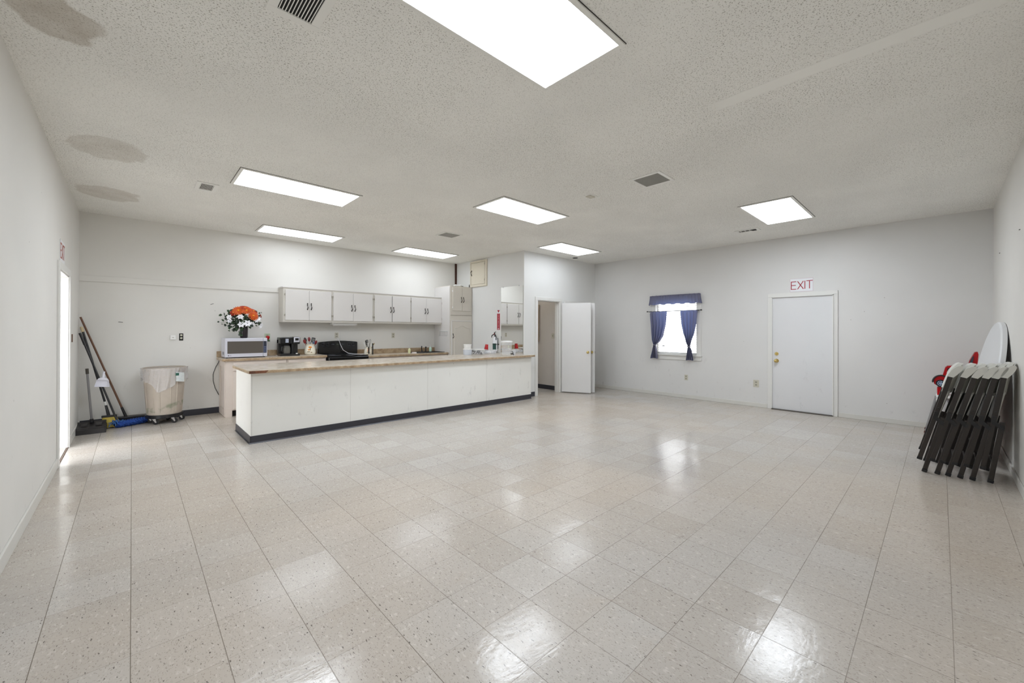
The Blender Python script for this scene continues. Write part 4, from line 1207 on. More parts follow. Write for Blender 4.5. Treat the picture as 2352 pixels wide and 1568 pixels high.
crock(*CK1, 1.0, 'larger cream crock with mushroom motif left of the stove', 0)
CK2 = (3.585, 8.19, ZR)
crock(*CK2, .80, 'smaller cream crock with mushroom motif right of the stove', 0)
M_RSPOON = pm('dark_red_silicone', (122, 26, 30), .35)
def utensil(base, tip, head, mat, hmat, label, grp, hs=1.0):
    base = Vector(base); tip = Vector(tip); d = (tip - base).normalized()
    o = thing('kitchen_utensil', label, 'utensil', base, group=grp)
    MB().cyl(base, tip, .005, .006, 8).build('handle', mat, o, smooth=True)
    side = Vector((1, 0, 0)) - d * d.x; side.normalize(); nn = side.cross(d)
    mt = frame_mat(tip, side, d)
    if head == 'spoon':
        k = MB().sph((0, .04 * hs, 0), 1, (.026 * hs, .045 * hs, .007), 14)
    elif head == 'turner':
        k = MB().box((-.030 * hs, 0, -.002), (-.014 * hs, .075 * hs, .002), .001).box((.014 * hs, 0, -.002), (.030 * hs, .075 * hs, .002), .001).box((-.006 * hs, 0, -.002), (.006 * hs, .075 * hs, .002), .001).box((-.03 * hs, .066 * hs, -.002), (.03 * hs, .08 * hs, .002), .001).box((-.03 * hs, -.004, -.002), (.03 * hs, .01 * hs, .002), .001)
    elif head == 'whisk':
        k = MB()
        for a in range(4):
            r3 = Matrix.Rotation(a * PI / 4, 4, 'Y')
            k.tube([r3 @ Vector((.02 * hs * math.sin(t * PI / 8), .085 * hs * (1 - math.cos(t * PI / 8)) / 2, 0)) for t in range(0, 9)] + [r3 @ Vector((-.02 * hs * math.sin(t * PI / 8), .085 * hs * (1 - math.cos(t * PI / 8)) / 2, 0)) for t in range(8, 0, -1)], .0012, 5)
    elif head == 'knife':
        k = MB().box((-.010, -.01, -.006), (.010, .09 * hs, .006), .004)
    else:
        k = MB().cyl((0, 0, 0), (0, .08 * hs, 0), .010, .008, 10)
    bmesh.ops.transform(k.b, matrix=mt, verts=k.b.verts[:])
    k.build({'spoon': 'spoon_bowl', 'turner': 'turner_blade', 'whisk': 'whisk_wires', 'knife': 'grip', 'rod': 'grip'}[head], hmat, o, smooth=True)
gU = 'utensils in the larger crock'; gV = 'utensils in the smaller crock'
x, y, z = CK1
utensil((x - .02, y, z + .03), (x - .085, y - .01, z + .215), 'spoon', M_RSPOON, M_RSPOON, 'dark red spoon leaning farthest left in the larger crock', gU, .95)
utensil((x, y, z + .03), (x - .065, y + .02, z + .245), 'spoon', M_BLACK, M_BLACK, 'black spoon beside the leftmost red spoon in the larger crock', gU)
utensil((x, y - .01, z + .03), (x - .01, y + .01, z + .255), 'spoon', M_RSPOON, M_RSPOON, 'tallest dark red spoon in the middle of the larger crock', gU, .95)
utensil((x + .02, y, z + .03), (x + .055, y + .01, z + .235), 'turner', M_BLACK, M_BLACK, 'black slotted turner in the larger crock', gU, 1.1)
utensil((x + .02, y, z + .03), (x + .085, y - .01, z + .195), 'spoon', M_RSPOON, M_RSPOON, 'dark red spoon leaning farthest right in the larger crock', gU, .95)
utensil((x, y - .02, z + .03), (x + .045, y - .035, z + .195), 'spoon', M_BLACK, pm('bluish_steel', (96, 112, 140), .25, metal=.6), 'bluish steel ladle in the front of the larger crock', gU, .7)
utensil((x, y - .02, z + .03), (x - .01, y - .04, z + .19), 'spoon', M_CHROME, pm('clear_grey_spoon', (150, 148, 146), .2), 'short grey spoon in the front of the larger crock', gU, .75)
x, y, z = CK2
utensil((x - .01, y, z + .03), (x - .075, y - .01, z + .19), 'rod', M_WHITEP, M_WHITEP, 'white handle leaning left out of the smaller crock', gV, .8)
utensil((x, y, z + .03), (x - .04, y - .01, z + .205), 'knife', M_BLACK, M_BLACK, 'thick black handle left of centre in the smaller crock', gV, 1.0)
utensil((x, y, z + .03), (x - .01, y + .02, z + .25), 'turner', pm('steel', (120, 120, 122), .3, metal=.8), M_BLACK, 'flat black ended tool standing tallest in the smaller crock', gV, .7)
utensil((x + .01, y, z + .03), (x + .035, y, z + .225), 'whisk', M_BLACK, M_BLACK, 'black whisk leaning right in the smaller crock', gV, 1.1)
utensil((x + .01, y, z + .03), (x + .115, y + .0, z + .20), 'rod', pm('bamboo', (150, 128, 84), .6), pm('bamboo', (150, 128, 84)), 'thin bamboo stick poking out right of the smaller crock', gV, .5)
kn = thing('kitchen_utensil', 'black handled tool hooked over the front of the smaller crock', 'utensil', (x - .02, y - .085, z), group=gV)
MB().box((x - .035, y - .092, z + .02), (x - .008, y - .08, z + .165), .005).build('handle', M_BLACK, kn)
kn = thing('kitchen_utensil', 'long black handled tool standing against the right of the smaller crock', 'utensil', (x + .07, y - .06, z), group=gV)
MB().box((x + .055, y - .085, z), (x + .078, y - .07, z + .235), .005).build('handle', M_BLACK, kn)

# ------------------------------------------------------------------ service counter
ct = thing('service_counter', 'long white panelled service counter with black vinyl base', 'counter', (3.55, 6.3, 0))
CX0, CX1, CY0, CY1, CZ = 1.07, 6.05, 5.845, 6.80, .872
MB().box((CX0, CY0, 0), (XM - .002, CY1, CZ)).box((XM - .003, CY0, 0), (CX1, YM - .019, CZ)).build('counter_body', M_COUNTERP, ct)
MB().box((CX0 - .006, CY0 - .006, 0), (CX1, CY0 - .0005, .095)).box((CX0 - .006, CY0 - .006, 0), (CX0 - .0005, CY1, .095)).prism([(CY0 - .0065, 0), (CY0 - .019, 0), (CY0 - .007, .014)], 0, CX0 - .018, CX1).box((CX0 - .018, CY0 - .016, 0), (CX0 - .005, CY1, .004)).build('vinyl_base', M_BLACKV, ct)
k = MB()
for xx in (2.30, 3.58, 4.85): k.box((xx - .0012, CY0 - .0012, .096), (xx + .0012, CY0, CZ - .01))
k.box((CX0 + .012, CY0 - .0012, .096), (CX0 + .0145, CY0, CZ - .02))
k.build('panel_seam', pm('seam_grey', (186, 184, 176), .6), ct)
ctp = thing('countertop', 'long beige laminate countertop on the service counter', 'worktop', (3.55, 6.3, CZ))
MB().box((1.038, 5.772, .905), (XM - .012, 6.86, .911)).box((XM - .013, 5.772, .905), (6.085, YM - .02, .911)).build('countertop_surface', M_LAMT, ctp)
MB().box((1.034, 5.768, CZ + .0005), (6.09, YM - .021, .9055), .002).box((1.034, YM - .0215, CZ + .0005), (XM - .011, 6.864, .9055), .002).build('countertop_edge', M_LAME, ctp)
MB().box((1.040, 5.7655, CZ + .002), (1.215, 5.7678, .906)).prism([(1.215, CZ + .002), (1.245, .906), (1.215, .906)], 1, 5.7655, 5.7678).build('chipped_edge', M_RAWWOOD, ctp, label='dark bare wood where the edge strip is missing')

# items on the counter
CT = .911
def tub(x, y, z, r, h, mat, lidmat, label, name='food_tub'):
    o = thing(name, label, 'tub', (x, y, z), group='stacked food tubs')
    MB().lathe([(r * .88, 0), (r * .92, .004), (r * .98, h * .8), (r * .98, h - .012)], (x, y, z), 28).build('tub_body', mat, o, smooth=40)
    MB().lathe([(r * 1.05, 0), (r * 1.06, .012), (r * 1.0, .018), (0.001, .018)], (x, y, z + h - .016), 28).build('lid', lidmat, o, smooth=40)
    return o
tub(5.03, 6.68, CT, .093, .125, pm('frosted_white', (206, 212, 222), .3), M_WHITEP, 'pale round tub with white lid, lower one of the stack on the counter')
tub(5.03, 6.68, CT + .127, .078, .088, M_WHITEP, M_WHITEP, 'smaller white round tub, upper one of the stack on the counter')
cb = thing('storage_container', 'clear plastic container of dark items with white lid beside the white tubs', 'container', (5.29, 6.68, CT))
MB().box((5.165, 6.60, CT), (5.415, 6.76, CT + .095), .012).build('container_body', M_CLEAR, cb)
MB().box((5.160, 6.595, CT + .095), (5.42, 6.765, CT + .112), .005).build('lid', M_WHITEP, cb)
k = MB(); rnd = random.Random(4)
for i in range(36):
    k.sph((rnd.uniform(5.19, 5.39), rnd.uniform(6.62, 6.74), CT + .012 + rnd.uniform(0, .06)), rnd.uniform(.010, .018), (1.4, 1, .7), 8, rot=(rnd.random(), rnd.random(), rnd.random() * 3))
tag(k.build('packets', pm('dark_brown_packets', (70, 58, 52), .5), None), 'dark packets heaped inside the clear container', 'packets', kind='stuff')
def cup(p, axis, r, h, mat, label, grp='clear plastic cups on the counter'):
    d = Vector(axis).normalized(); q = d.to_track_quat('Z', 'Y').to_matrix().to_4x4()
    mt = Matrix.Translation(p) @ q
    o = thing('plastic_cup', label, 'cup', p, group=grp)
    MB().lathe([(r * .68, 0), (r * .70, .003), (r * .95, h * .95), (r * 1.03, h * .97), (r * 1.03, h), (r * .93, h), (r * .66, .006), (.001, .006)], (0, 0, 0), 22, mat=mt).build('cup_wall', mat, o, smooth=40)
    return o
gC = 'clear plastic cups on the counter'
cup((5.47, 6.68, CT + .030), (1, .05, .12), .040, .10, M_CLEAR, 'clear plastic cup lying on its side next to the clear container')
cup((5.46, 6.60, CT + .036), (.9, -.3, .10), .040, .10, M_CLEAR, 'clear plastic cup lying in front of the other tipped cup')
cup((5.56, 6.70, CT), (0, 0, 1), .042, .09, M_CLEAR, 'clear plastic cup standing under the red cup')
cup((5.64, 6.60, CT), (0, 0, 1), .042, .075, M_CLEAR, 'clear plastic cup standing between the red cup and the extinguisher')
cup((5.72, 6.62, CT), (0, 0, 1), .038, .065, M_CLEAR, 'low clear plastic cup directly below the fire extinguisher')
cup((5.555, 6.69, CT + .205), (-.12, .05, -1), .046, .11, M_RED, 'red plastic cup upside down on a clear cup', 'red cup')
# beverage dispenser
BX, BY = 5.50, 6.00
bd = thing('beverage_dispenser', 'clear ribbed beverage dispenser with white lid and black spigot', 'beverage dispenser', (5.50, 6.00, CT))
MB().lathe([(.086, 0), (.092, .01), (.098, .08), (.112, .20), (.120, .262), (.124, .268), (.116, .262), (.108, .20), (.092, .02), (.001, .012)], (BX, BY, CT), 36, sx=1.05, sy=.85).build('jar', M_CLEAR2, bd, smooth=40)
k = MB()
for i in range(18):
    a = i * 2 * PI / 18
    k.tube([(BX + 1.05 * .096 * math.cos(a), BY + .85 * .096 * math.sin(a), CT + .03), (BX + 1.05 * .108 * math.cos(a), BY + .85 * .108 * math.sin(a), CT + .16)], .0035, 6)
k.build('rib', M_CLEAR, bd, smooth=True)
MB().lathe([(.126, 0), (.128, .022), (.10, .032), (.03, .036), (.001, .036)], (BX, BY, CT + .262), 36, sx=1.05, sy=.85).build('lid', M_WHITEP, bd, smooth=40)
k = MB().cyl((BX + .045, BY - .075, CT + .035), (BX + .07, BY - .125, CT + .035), .012).tube([(BX + .065, BY - .115, CT + .035), (BX + .075, BY - .135, CT + .012)], .009, 8).tube([(BX + .07, BY - .125, CT + .045), (BX + .04, BY - .13, CT + .085)], .006, 8)
k.build('spigot', M_BLACK, bd, smooth=True)
cup((5.74, 6.03, CT + .0), (0, 0, 1), .040, .11, M_CLEAR, 'tall clear cup standing just right of the beverage dispenser')

# ------------------------------------------------------------------ fire extinguisher
fe = thing('fire_extinguisher', 'white fire extinguisher with black head hung left of the mirror', 'fire extinguisher', (XM - .06, 6.86, .95))
ex, ey = XM - .062, 6.865
MB().lathe([(.042, 0), (.052, .008), (.054, .03), (.054, .27), (.045, .30), (.022, .325), (.016, .335)], (ex, ey, .945), 26).build('cylinder', pm('white_enamel', (228, 230, 234), .25), fe, smooth=40)
MB().grid(lambda u, v: Vector((ex + .0548 * math.cos(PI * (.86 + u * .55)), ey + .0548 * math.sin(PI * (.86 + u * .55)), .99 + v * .135)), 10, 1, .0004).build('label_panel', pm('dark_green_label', (30, 72, 66), .4), fe)
k = MB().cyl((ex, ey, 1.275), (ex, ey, 1.31), .018).tube([(ex, ey, 1.31), (ex - .01, ey + .02, 1.335), (ex - .03, ey + .075, 1.30), (ex - .032, ey + .085, 1.255)], [.012, .013, .011, .008], 8)
k.tube([(ex, ey, 1.325), (ex - .01, ey + .01, 1.365), (ex - .02, ey - .045, 1.385)], [.010, .012, .008], 8).tube([(ex - .02, ey - .03, 1.32), (ex - .02, ey - .06, 1.27), (ex - .02, ey - .055, 1.20)], .010, 8)
k.build('valve_head', M_BLACK, fe, smooth=True)
MB().sph((ex - .02, ey + .01, 1.335), .011, (1, 1, 1.2), 10).build('safety_seal', M_LETTER, fe, smooth=True)
MB().tube([(ex + .057 * math.cos(t * PI / 12), ey + .057 * math.sin(t * PI / 12), 1.105) for t in range(24)], .005, 6, closed=True).box((XM - .012, ey - .03, 1.0), (XM - .001, ey + .03, 1.24)).box((XM - .03, ey - .07, 1.098), (XM - .002, ey + .07, 1.112)).build('bracket_strap', M_BLACK, fe)

# ------------------------------------------------------------------ trash can on dolly
tcx, tcy = .365, 8.13
tc = thing('trash_can', 'beige round trash can with green smears, standing on the black dolly', 'trash can', (tcx, tcy, .135))
def smear_mat():
    k = NT('beige_bin_plastic')
    p, x, y, z = k.pos()
    n = k.noise(p, 5, 4, .6)
    base = k.mix(n, lin((164, 153, 140)), lin((190, 179, 166)))
    band = k.math('MULTIPLY', k.step(k.math('ABSOLUTE', k.math('SUBTRACT', z, k.math('MULTIPLY_ADD', x, .22, .17))), .055, .015), k.step(k.noise(p, 7, 3), .42, .58))
    base = k.mix(k.math('MULTIPLY', band, .6), base, lin((86, 108, 78)))
    k.col(base); k.b.inputs['Roughness'].default_value = .45
    return k.m
M_BIN = smear_mat()
z0 = .135
MB().lathe([(.195, 0), (.205, .006), (.212, .05), (.248, .60), (.252, .66), (.268, .665), (.270, .70), (.258, .705), (.245, .70), (.24, .60), (.205, .05), (.001, .03)], (tcx, tcy, z0), 44).build('bin_body', M_BIN, tc, smooth=35)
k = MB()
for a in (-2.75, -2.2, -1.85, -1.3, -.95, -.4):
    ra, rb = .212, .247
    k.tube([(tcx + ra * math.cos(a), tcy + ra * math.sin(a), z0 + .04), (tcx + rb * math.cos(a), tcy + rb * math.sin(a), z0 + .56)], .006, 6)
k.build('moulded_rib', M_BIN, tc, smooth=True)
lin_ = thing('trash_bag', 'clear crinkled liner folded over the rim of the trash can', 'trash bag', (tcx, tcy, z0 + .4))
rnd = random.Random(9)
def linf(u, v):
    a = u * 2 * PI
    drop = .20 + .03 * math.sin(a * 3 + 1) + .13 * math.exp(-((((a - 4.62 + PI) % (2 * PI)) - PI) / .55) ** 2) + .02 * math.sin(a * 9)
    if v < .3:
        t = v / .3; r = .236 - .02 * (1 - t) + .02 * t; zz = z0 + .62 + .09 * t
    else:
        t = (v - .3) / .7; r = .276 + .012 * math.sin(a * 17 + t * 3) * t + .005 * math.sin(a * 31 + 5 * t) - .012 * t; zz = z0 + .712 - drop * t
    return Vector((tcx + r * math.cos(a), tcy + r * math.sin(a), zz))
MB().grid(linf, 120, 18, closed_u=True).build('liner_film', M_LINER, lin_, smooth=80)
MB().grid(lambda u, v: Vector((tcx + .287 * math.cos(-1.15 + u * .45), tcy + .287 * math.sin(-1.15 + u * .45), z0 + .50 + v * .14 - u * .02)), 8, 4).build('printed_patch', pm('white_print_patch', (226, 232, 232), .3, noise=.35, nscale=45), lin_, label='white and green printed patch on the liner')
MB().grid(lambda u, v: Vector((tcx + .2885 * math.cos(-1.17 + u * .16), tcy + .2885 * math.sin(-1.17 + u * .16), z0 + .585 + v * .04)), 4, 2).build('green_print', pm('green_print', (40, 92, 78), .4), lin_)
dy_ = thing('trash_can_dolly', 'black wheeled dolly under the beige trash can', 'dolly', (tcx, tcy, 0))
MB().lathe([(.20, 0), (.222, .004), (.225, .05), (.212, .052), (.208, .012), (.001, .010)], (tcx, tcy, .088), 36).build('dolly_tray', M_BLACK, dy_, smooth=35)
for a in (-2.3, -1.1, .2, 1.4, 2.75):
    c = Vector((tcx + .19 * math.cos(a), tcy + .19 * math.sin(a), 0))
    cs = MB().box((c.x - .02, c.y - .02, .076), (c.x + .02, c.y + .02, .087)).prism([(c.x - .014, .078), (c.x + .018, .078), (c.x + .030, .034), (c.x + .018, .026)], 1, c.y - .018, c.y - .014).prism([(c.x - .014, .078), (c.x + .018, .078), (c.x + .030, .034), (c.x + .018, .026)], 1, c.y + .014, c.y + .018).build('caster', M_CHROME, dy_)
    wh = MB().cyl((c.x + .022, c.y - .012, .0375), (c.x + .022, c.y + .012, .0375), .037, None, 22).build('wheel', M_BLACK, cs, smooth=40)

# ------------------------------------------------------------------ cleaning tools in the left corner
M_BLKP = pm('black_pole', (26, 25, 28), .35)
ld = thing('lobby_dustpan', 'black upright dustpan with grey pole in the left corner', 'dustpan', (-.40, 8.0, 0))
pan = [(-.17, .0), (.19, .0), (.19, .12), (.10, .135), (-.04, .085), (-.17, .012)]
k = MB()
pmx = Matrix.Translation((-.402, 8.00, 0))
# boxy hood with sloping top, raised rear ridge and side walls
k.prism([(-.155, 0), (.15, 0), (.15, .125), (.125, .132), (.10, .105), (-.10, .078), (-.15, .060)], 0, -.14, .14, mat=pmx)
k.box((-.146, -.158, 0), (-.139, .152, .085), .002, mat=pmx).box((.139, -.158, 0), (.146, .152, .085), .002, mat=pmx)
k.prism([(-.05, .089), (.06, .104), (.05, .118), (-.03, .108)], 0, .04, .10, mat=pmx)
k.prism([(-.05, .089), (.06, .104), (.05, .118), (-.03, .108)], 0, -.10, -.04, mat=pmx)
k.build('scoop', pm('scuffed_black_plastic', (40, 37, 38), .4, noise=.35, nscale=14), ld)
MB().cyl((-.405, 8.10, .13), (-.452, 8.13, .80), .0125, None, 14).build('pole', pm('grey_pole', (132, 130, 132), .35, metal=.4), ld, smooth=True)
MB().cyl((-.404, 8.099, .115), (-.407, 8.101, .165), .02, None, 14).build('pole_socket', M_BLKP, ld)
MB().cyl((-.451, 8.13, .79), (-.456, 8.133, .865), .0165, None, 14).build('grip', pm('brown_grip', (58, 52, 44), .6), ld, smooth=True)

br = thing('broom', 'broom with black pole and yellow bristles standing behind the upright dustpan', 'broom', (-.24, 8.2, 0))
pt, pb = Vector((-.520, 8.34, 1.43)), Vector((-.245, 8.20, .21))
MB().cyl(pb + (pt - pb) * .10, pt, .0125, None, 14).build('pole', M_BLKP, br, smooth=True)
MB().cyl(pt - (pt - pb) * .045, pt + (pt - pb) * .012, .017, None, 14).build('grip', pm('cream_grip', (196, 178, 142), .5), br, smooth=True)
MB().cyl(pb + (pt - pb) * .09, pb + (pt - pb) * .135, .014, None, 12).build('connector', M_WHITEP, br, smooth=True)
MB().cyl(pb - Vector((-.006, 0, .05)), pb + (pt - pb) * .095, .020, .014, 12).box((-.315, 8.175, .150), (-.155, 8.225, .178), .006).build('broom_cap', M_BLKP, br)
def bris(u, v):
    t = v
    yy = 8.19 + .025 * math.cos(u * 2 * PI) * (1 + t * .6)
    xx = -.235 + .072 * math.sin(u * 2 * PI) * (1 + t * .50) + t * .030
    return Vector((xx + .004 * math.sin(u * 90) * t, yy - t * .015, .152 - t * .140 + .006 * math.sin(u * 53) * t))
MB().grid(bris, 80, 6, closed_u=True).build('bristles', pm('yellow_bristle', (220, 196, 88), .7, noise=.5, nscale=120), br, smooth=60)

hp = thing('hand_dustpan', 'white hand dustpan hanging on the black broom pole', 'dustpan', (-.29, 8.12, .6))
hm = frame_mat(Vector((-.300, 8.135, .69)), (1, 0.0, -.10), (.10, 0, 1))
poly = [(-.075, -.085), (.075, -.085), (.062, .0), (.045, .028), (.018, .04), (.010, .10), (-.010, .10), (-.018, .04), (-.045, .028), (-.062, .0)]
k = MB(); k.prism(poly, 2, 0, .006)
k.box((-.077, -.092, 0), (.077, -.082, .022), .003)
k.prism([(-.075, -.085), (-.070, -.085), (-.057, 0), (-.062, 0)], 2, 0, .03).prism([(.070, -.085), (.075, -.085), (.062, 0), (.057, 0)], 2, 0, .03)
k.prism([(-.062, 0), (.062, 0), (.045, .028), (.018, .04), (-.018, .04), (-.045, .028)], 2, 0, .022)
bmesh.ops.transform(k.b, matrix=hm, verts=k.b.verts[:])
k.build('pan', pm('white_pan_plastic', (226, 226, 236), .35), hp)
k = MB().cyl((0, .04, .010), (0, .125, .010), .014, .011, 12); bmesh.ops.transform(k.b, matrix=hm, verts=k.b.verts[:])
k.build('handle', pm('white_pan_plastic', (226, 226, 236)), hp, smooth=True)

dm = thing('dust_mop', 'flat mop with bright blue fringe lying in front of the push broom', 'mop', (0, 8.28, 0))
pt, pb = Vector((-.528, 8.24, 1.345)), Vector((-.15, 8.105, .09))
MB().cyl(pb, pt, .0115, None, 14).build('pole', M_BLKP, dm, smooth=True)
MB().cyl(pt - (pt - pb) * .12, pt + (pt - pb) * .01, .015, None, 14).build('grip', M_BLACK, dm, smooth=True)
A = Vector((-.165, 8.085, .045)); B = Vector((.165, 8.275, .05))
rnd = random.Random(21)
def fr(u, v):
    p = A.lerp(B, v); a = u * 2 * PI
    sd_ = Vector((.48, -.88, 0))
    r = .055 * (.75 + .25 * math.sin(v * PI) ** .3) * (1 + .10 * math.sin(v * 70 + 4 * math.sin(a * 2)) + .06 * math.sin(a * 7 + v * 40))
    if v in (0.0, 1.0): r *= .55
    return p + sd_ * math.cos(a) * r * 1.25 + Vector((0, 0, 1)) * (math.sin(a) * r * .8)
MB().grid(fr, 40, 90, closed_u=True).build('mop_fringe', pm('blue_yarn', (28, 74, 158), .8, noise=.55, nscale=70), dm, smooth=60)
k = MB()
for i in range(22):
    a = rnd.uniform(0, 2 * PI); c = A + Vector((rnd.uniform(-.03, .05), rnd.uniform(-.03, .03), rnd.uniform(.0, .03)))
    k.tube([c, c + Vector((math.cos(a) * .03, math.sin(a) * .02, rnd.uniform(.02, .06))), c + Vector((math.cos(a) * .055, math.sin(a) * .03, rnd.uniform(-.03, .03)))], .005, 5)
k.build('loose_yarn', pm('pale_blue_yarn', (62, 112, 178), .8, noise=.4, nscale=60), dm, smooth=True)

pbm = thing('push_broom', 'wide black push broom with long brown wooden pole against the wall', 'broom', (.05, 8.4, 0))
pt, pb = Vector((-.535, 8.36, 1.585)), Vector((-.075, 8.33, .15))
MB().cyl(pb, pt, .0125, .0115, 14).build('pole', pm('brown_wood_pole', (112, 76, 54), .5, noise=.3, nscale=18), pbm, smooth=True)
MB().cyl(pb + (pt - pb) * -.03, pb + (pt - pb) * .075, .018, .015, 12).build('pole_socket', M_BLKP, pbm, smooth=True)
MB().box((-.20, 8.30, .075), (.205, 8.42, .115), .008).build('broom_block', M_BLKP, pbm)
MB().box((-.19, 8.305, .0), (.195, 8.415, .076), .01).build('bristles', pm('black_bristle', (24, 24, 28), .8, noise=.4, nscale=80), pbm)

# ------------------------------------------------------------------ folding chairs on the right
def tube_rect(k, p0, p1, w_, d_):
    p0 = Vector(p0); p1 = Vector(p1); v = p1 - p0
    mt = frame_mat(p0, (1, 0, 0), v)
    k.box((-w_ / 2, 0, -d_ / 2), (w_ / 2, v.length, d_ / 2), .004, mat=mt)
def make_chair():
    o = thing('folding_chair', None, 'folding chair', (0, 0, 0))
    HW = .245
    # local: x width, z up along the folded frame, -y towards the wall
    for sx_ in (-1, 1):
        k = MB(); tube_rect(k, (sx_ * HW, 0, .118), (sx_ * HW, 0, .99), .024, .036)
        fr_ = k.build('back_leg', M_CHAIRT, o, world=False)
        MB().box((sx_ * HW - .014, -.02, .105), (sx_ * HW + .014, .02, .135), .003).build('foot_cap', M_BLACK, fr_, world=False)
        k = MB(); tube_rect(k, (sx_ * (HW - .004), -.062, .012), (sx_ * (HW - .004), -.053, .575), .024, .036)
        fl = k.build('front_leg', M_CHAIRT, o, world=False)
        MB().box((sx_ * HW - .018, -.082, .0), (sx_ * HW + .010, -.042, .03), .003).build('foot_cap', M_BLACK, fl, world=False)
        k = MB().prism([(.016, .62), (-.010, .62), (-.012, .575), (-.072, .535), (-.072, .505), (-.058, .505), (.010, .55)], 0, sx_ * (HW + .013), sx_ * (HW + .019))
        k.cyl((sx_ * (HW + .013), -.0, .66), (sx_ * (HW + .022), -.0, .66), .007, None, 10).cyl((sx_ * (HW + .013), -.060, .522), (sx_ * (HW + .022), -.060, .522), .007, None, 10)
        k.build('hinge_bracket', M_BLACK, o, world=False)
    MB().cyl((-HW, -.06, .17), (HW, -.06, .17), .009, None, 10).cyl((-HW, 0, .30), (HW, 0, .30), .009, None, 10).build('stretcher', M_CHAIRT, o, world=False)
    # curved plastic backrest rising over the tops of the tubes
    def back(u, v):
        a = (u - .5) * 2
        top = .985 + .140 * max(0.0, 1 - abs(a) ** 3.0) ** .5
        z_ = .825 + v * (top - .825)
        return Vector((a * (HW - .006), -.006 - .050 * (1 - abs(a) ** 2.0) - .006 * v * v, z_))
    MB().grid(back, 40, 14, .030).build('backrest', M_CHAIRW, o, world=False, smooth=50)
    for sx_ in (-1, 1):
        MB().prism([(.021, .985), (-.022, .985), (-.040, 1.02), (-.056, 1.06), (-.062, 1.09), (-.056, 1.104), (-.042, 1.108), (-.024, 1.100), (-.006, 1.078), (.008, 1.048), (.017, 1.015)], 0, sx_ * HW - .014, sx_ * HW + .014).build('tube_sleeve', M_CHAIRW, o, world=False)
    # seat folded up between the tubes
    def seat(u, v):
        a = (u - .5) * 2
        return Vector((a * (HW - .022), -.020 - .012 * (1 - a * a) - .012 * v, .55 + v * .30 - .03 * (abs(a) ** 6) * (v > .9)))
    MB().grid(seat, 20, 10, .026).build('seat', M_CHAIRW, o, world=False, smooth=50)
    return o
CHY = [.112, .022, -.050, -.130, -.208, -.318]
CTOP = [(-.071, .986), (-.157, .988), (-.227, .991), (-.292, .994), (-.350, .996), (-.400, 1.001)]
clab = ['white and dark brown folding chair at the left end of the leaning row',
        'folding chair leaning in the row, second from the left end',
        'folding chair leaning in the row, third from the left end',
        'folding chair leaning in the row, third from the wall end',
        'folding chair leaning in the row, next to the one at the wall',
        'folding chair at the right end of the row, leaning on the wall']
ch = None
for i in range(6):
    # the lower leg touches the floor at CHY[i]; the straight tube passes CTOP[i]
    ty, tz = CTOP[i]
    # tube line runs from (CHY+.03*cos, ..) ; solve lean so that tube x=0 plane goes through the top point
    fy = CHY[i] + .0635
    lean = math.atan2(fy - ty, tz)
    loc = (5.83 + .245, fy, 0.018)
    if ch is None:
        ch = make_chair(); c_ = ch
    else:
        c_ = copy_tree(ch)
    c_.location = loc; c_.rotation_euler = (lean, 0, 0)
    c_['label'] = clab[i]; c_['group'] = 'folding chairs leaning in a row'

# ------------------------------------------------------------------ round folding table against the wall
rt = thing('round_folding_table', 'large round white folding table leaning against the right wall', 'table', (7.12, -.25, 0))
R_ = .765
nrm = Vector((-.05, 1, .158)).normalized()
cen = Vector((7.12, -.340, .768))
q = frame_mat(cen, Vector((0, 0, 1)).cross(nrm) * -1 if False else nrm.cross(Vector((0, 0, 1))) * -1, Vector((0, 0, 1)) - nrm * nrm.z)
# frame: right, up, normal (check handedness)
rt_r = Vector((0, 0, 1)).cross(nrm).normalized(); rt_u = nrm.cross(rt_r).normalized()
Q = Matrix.Identity(4)
for i in range(3):
    Q[i][0], Q[i][1], Q[i][2], Q[i][3] = rt_r[i], rt_u[i], nrm[i], cen[i]
MB().lathe([(.001, .022), (R_ - .045, .022), (R_ - .040, .0235), (R_ - .012, .022), (R_, .012), (R_ + .002, -.004), (R_, -.022), (R_ - .03, -.022), (R_ - .035, .0), (.001, .0)], (0, 0, 0), 96, mat=Q).build('tabletop', M_TABLEW, rt, smooth=30)
k = MB()
for s_ in (-1, 1):
    k.tube([Q @ Vector((s_ * .55, -.28, -.012)), Q @ Vector((s_ * .10, -.28, -.012)), Q @ Vector((s_ * .10, .28, -.012)), Q @ Vector((s_ * .55, .28, -.012))], .012, 8)
k.build('folded_leg', pm('grey_leg_tube', (120, 120, 122), .4, metal=.5), rt, smooth=True)
an = 2.05
MB().box((-.05, -.012, -.021), (.05, .006, -.006), .002, mat=Q @ Matrix.Rotation(PI / 2 - .75, 4, 'Z') @ Matrix.Translation((R_ * 0, R_ + .002, 0))).build('edge_latch', pm('latch_plastic', (200, 196, 192), .4), rt)

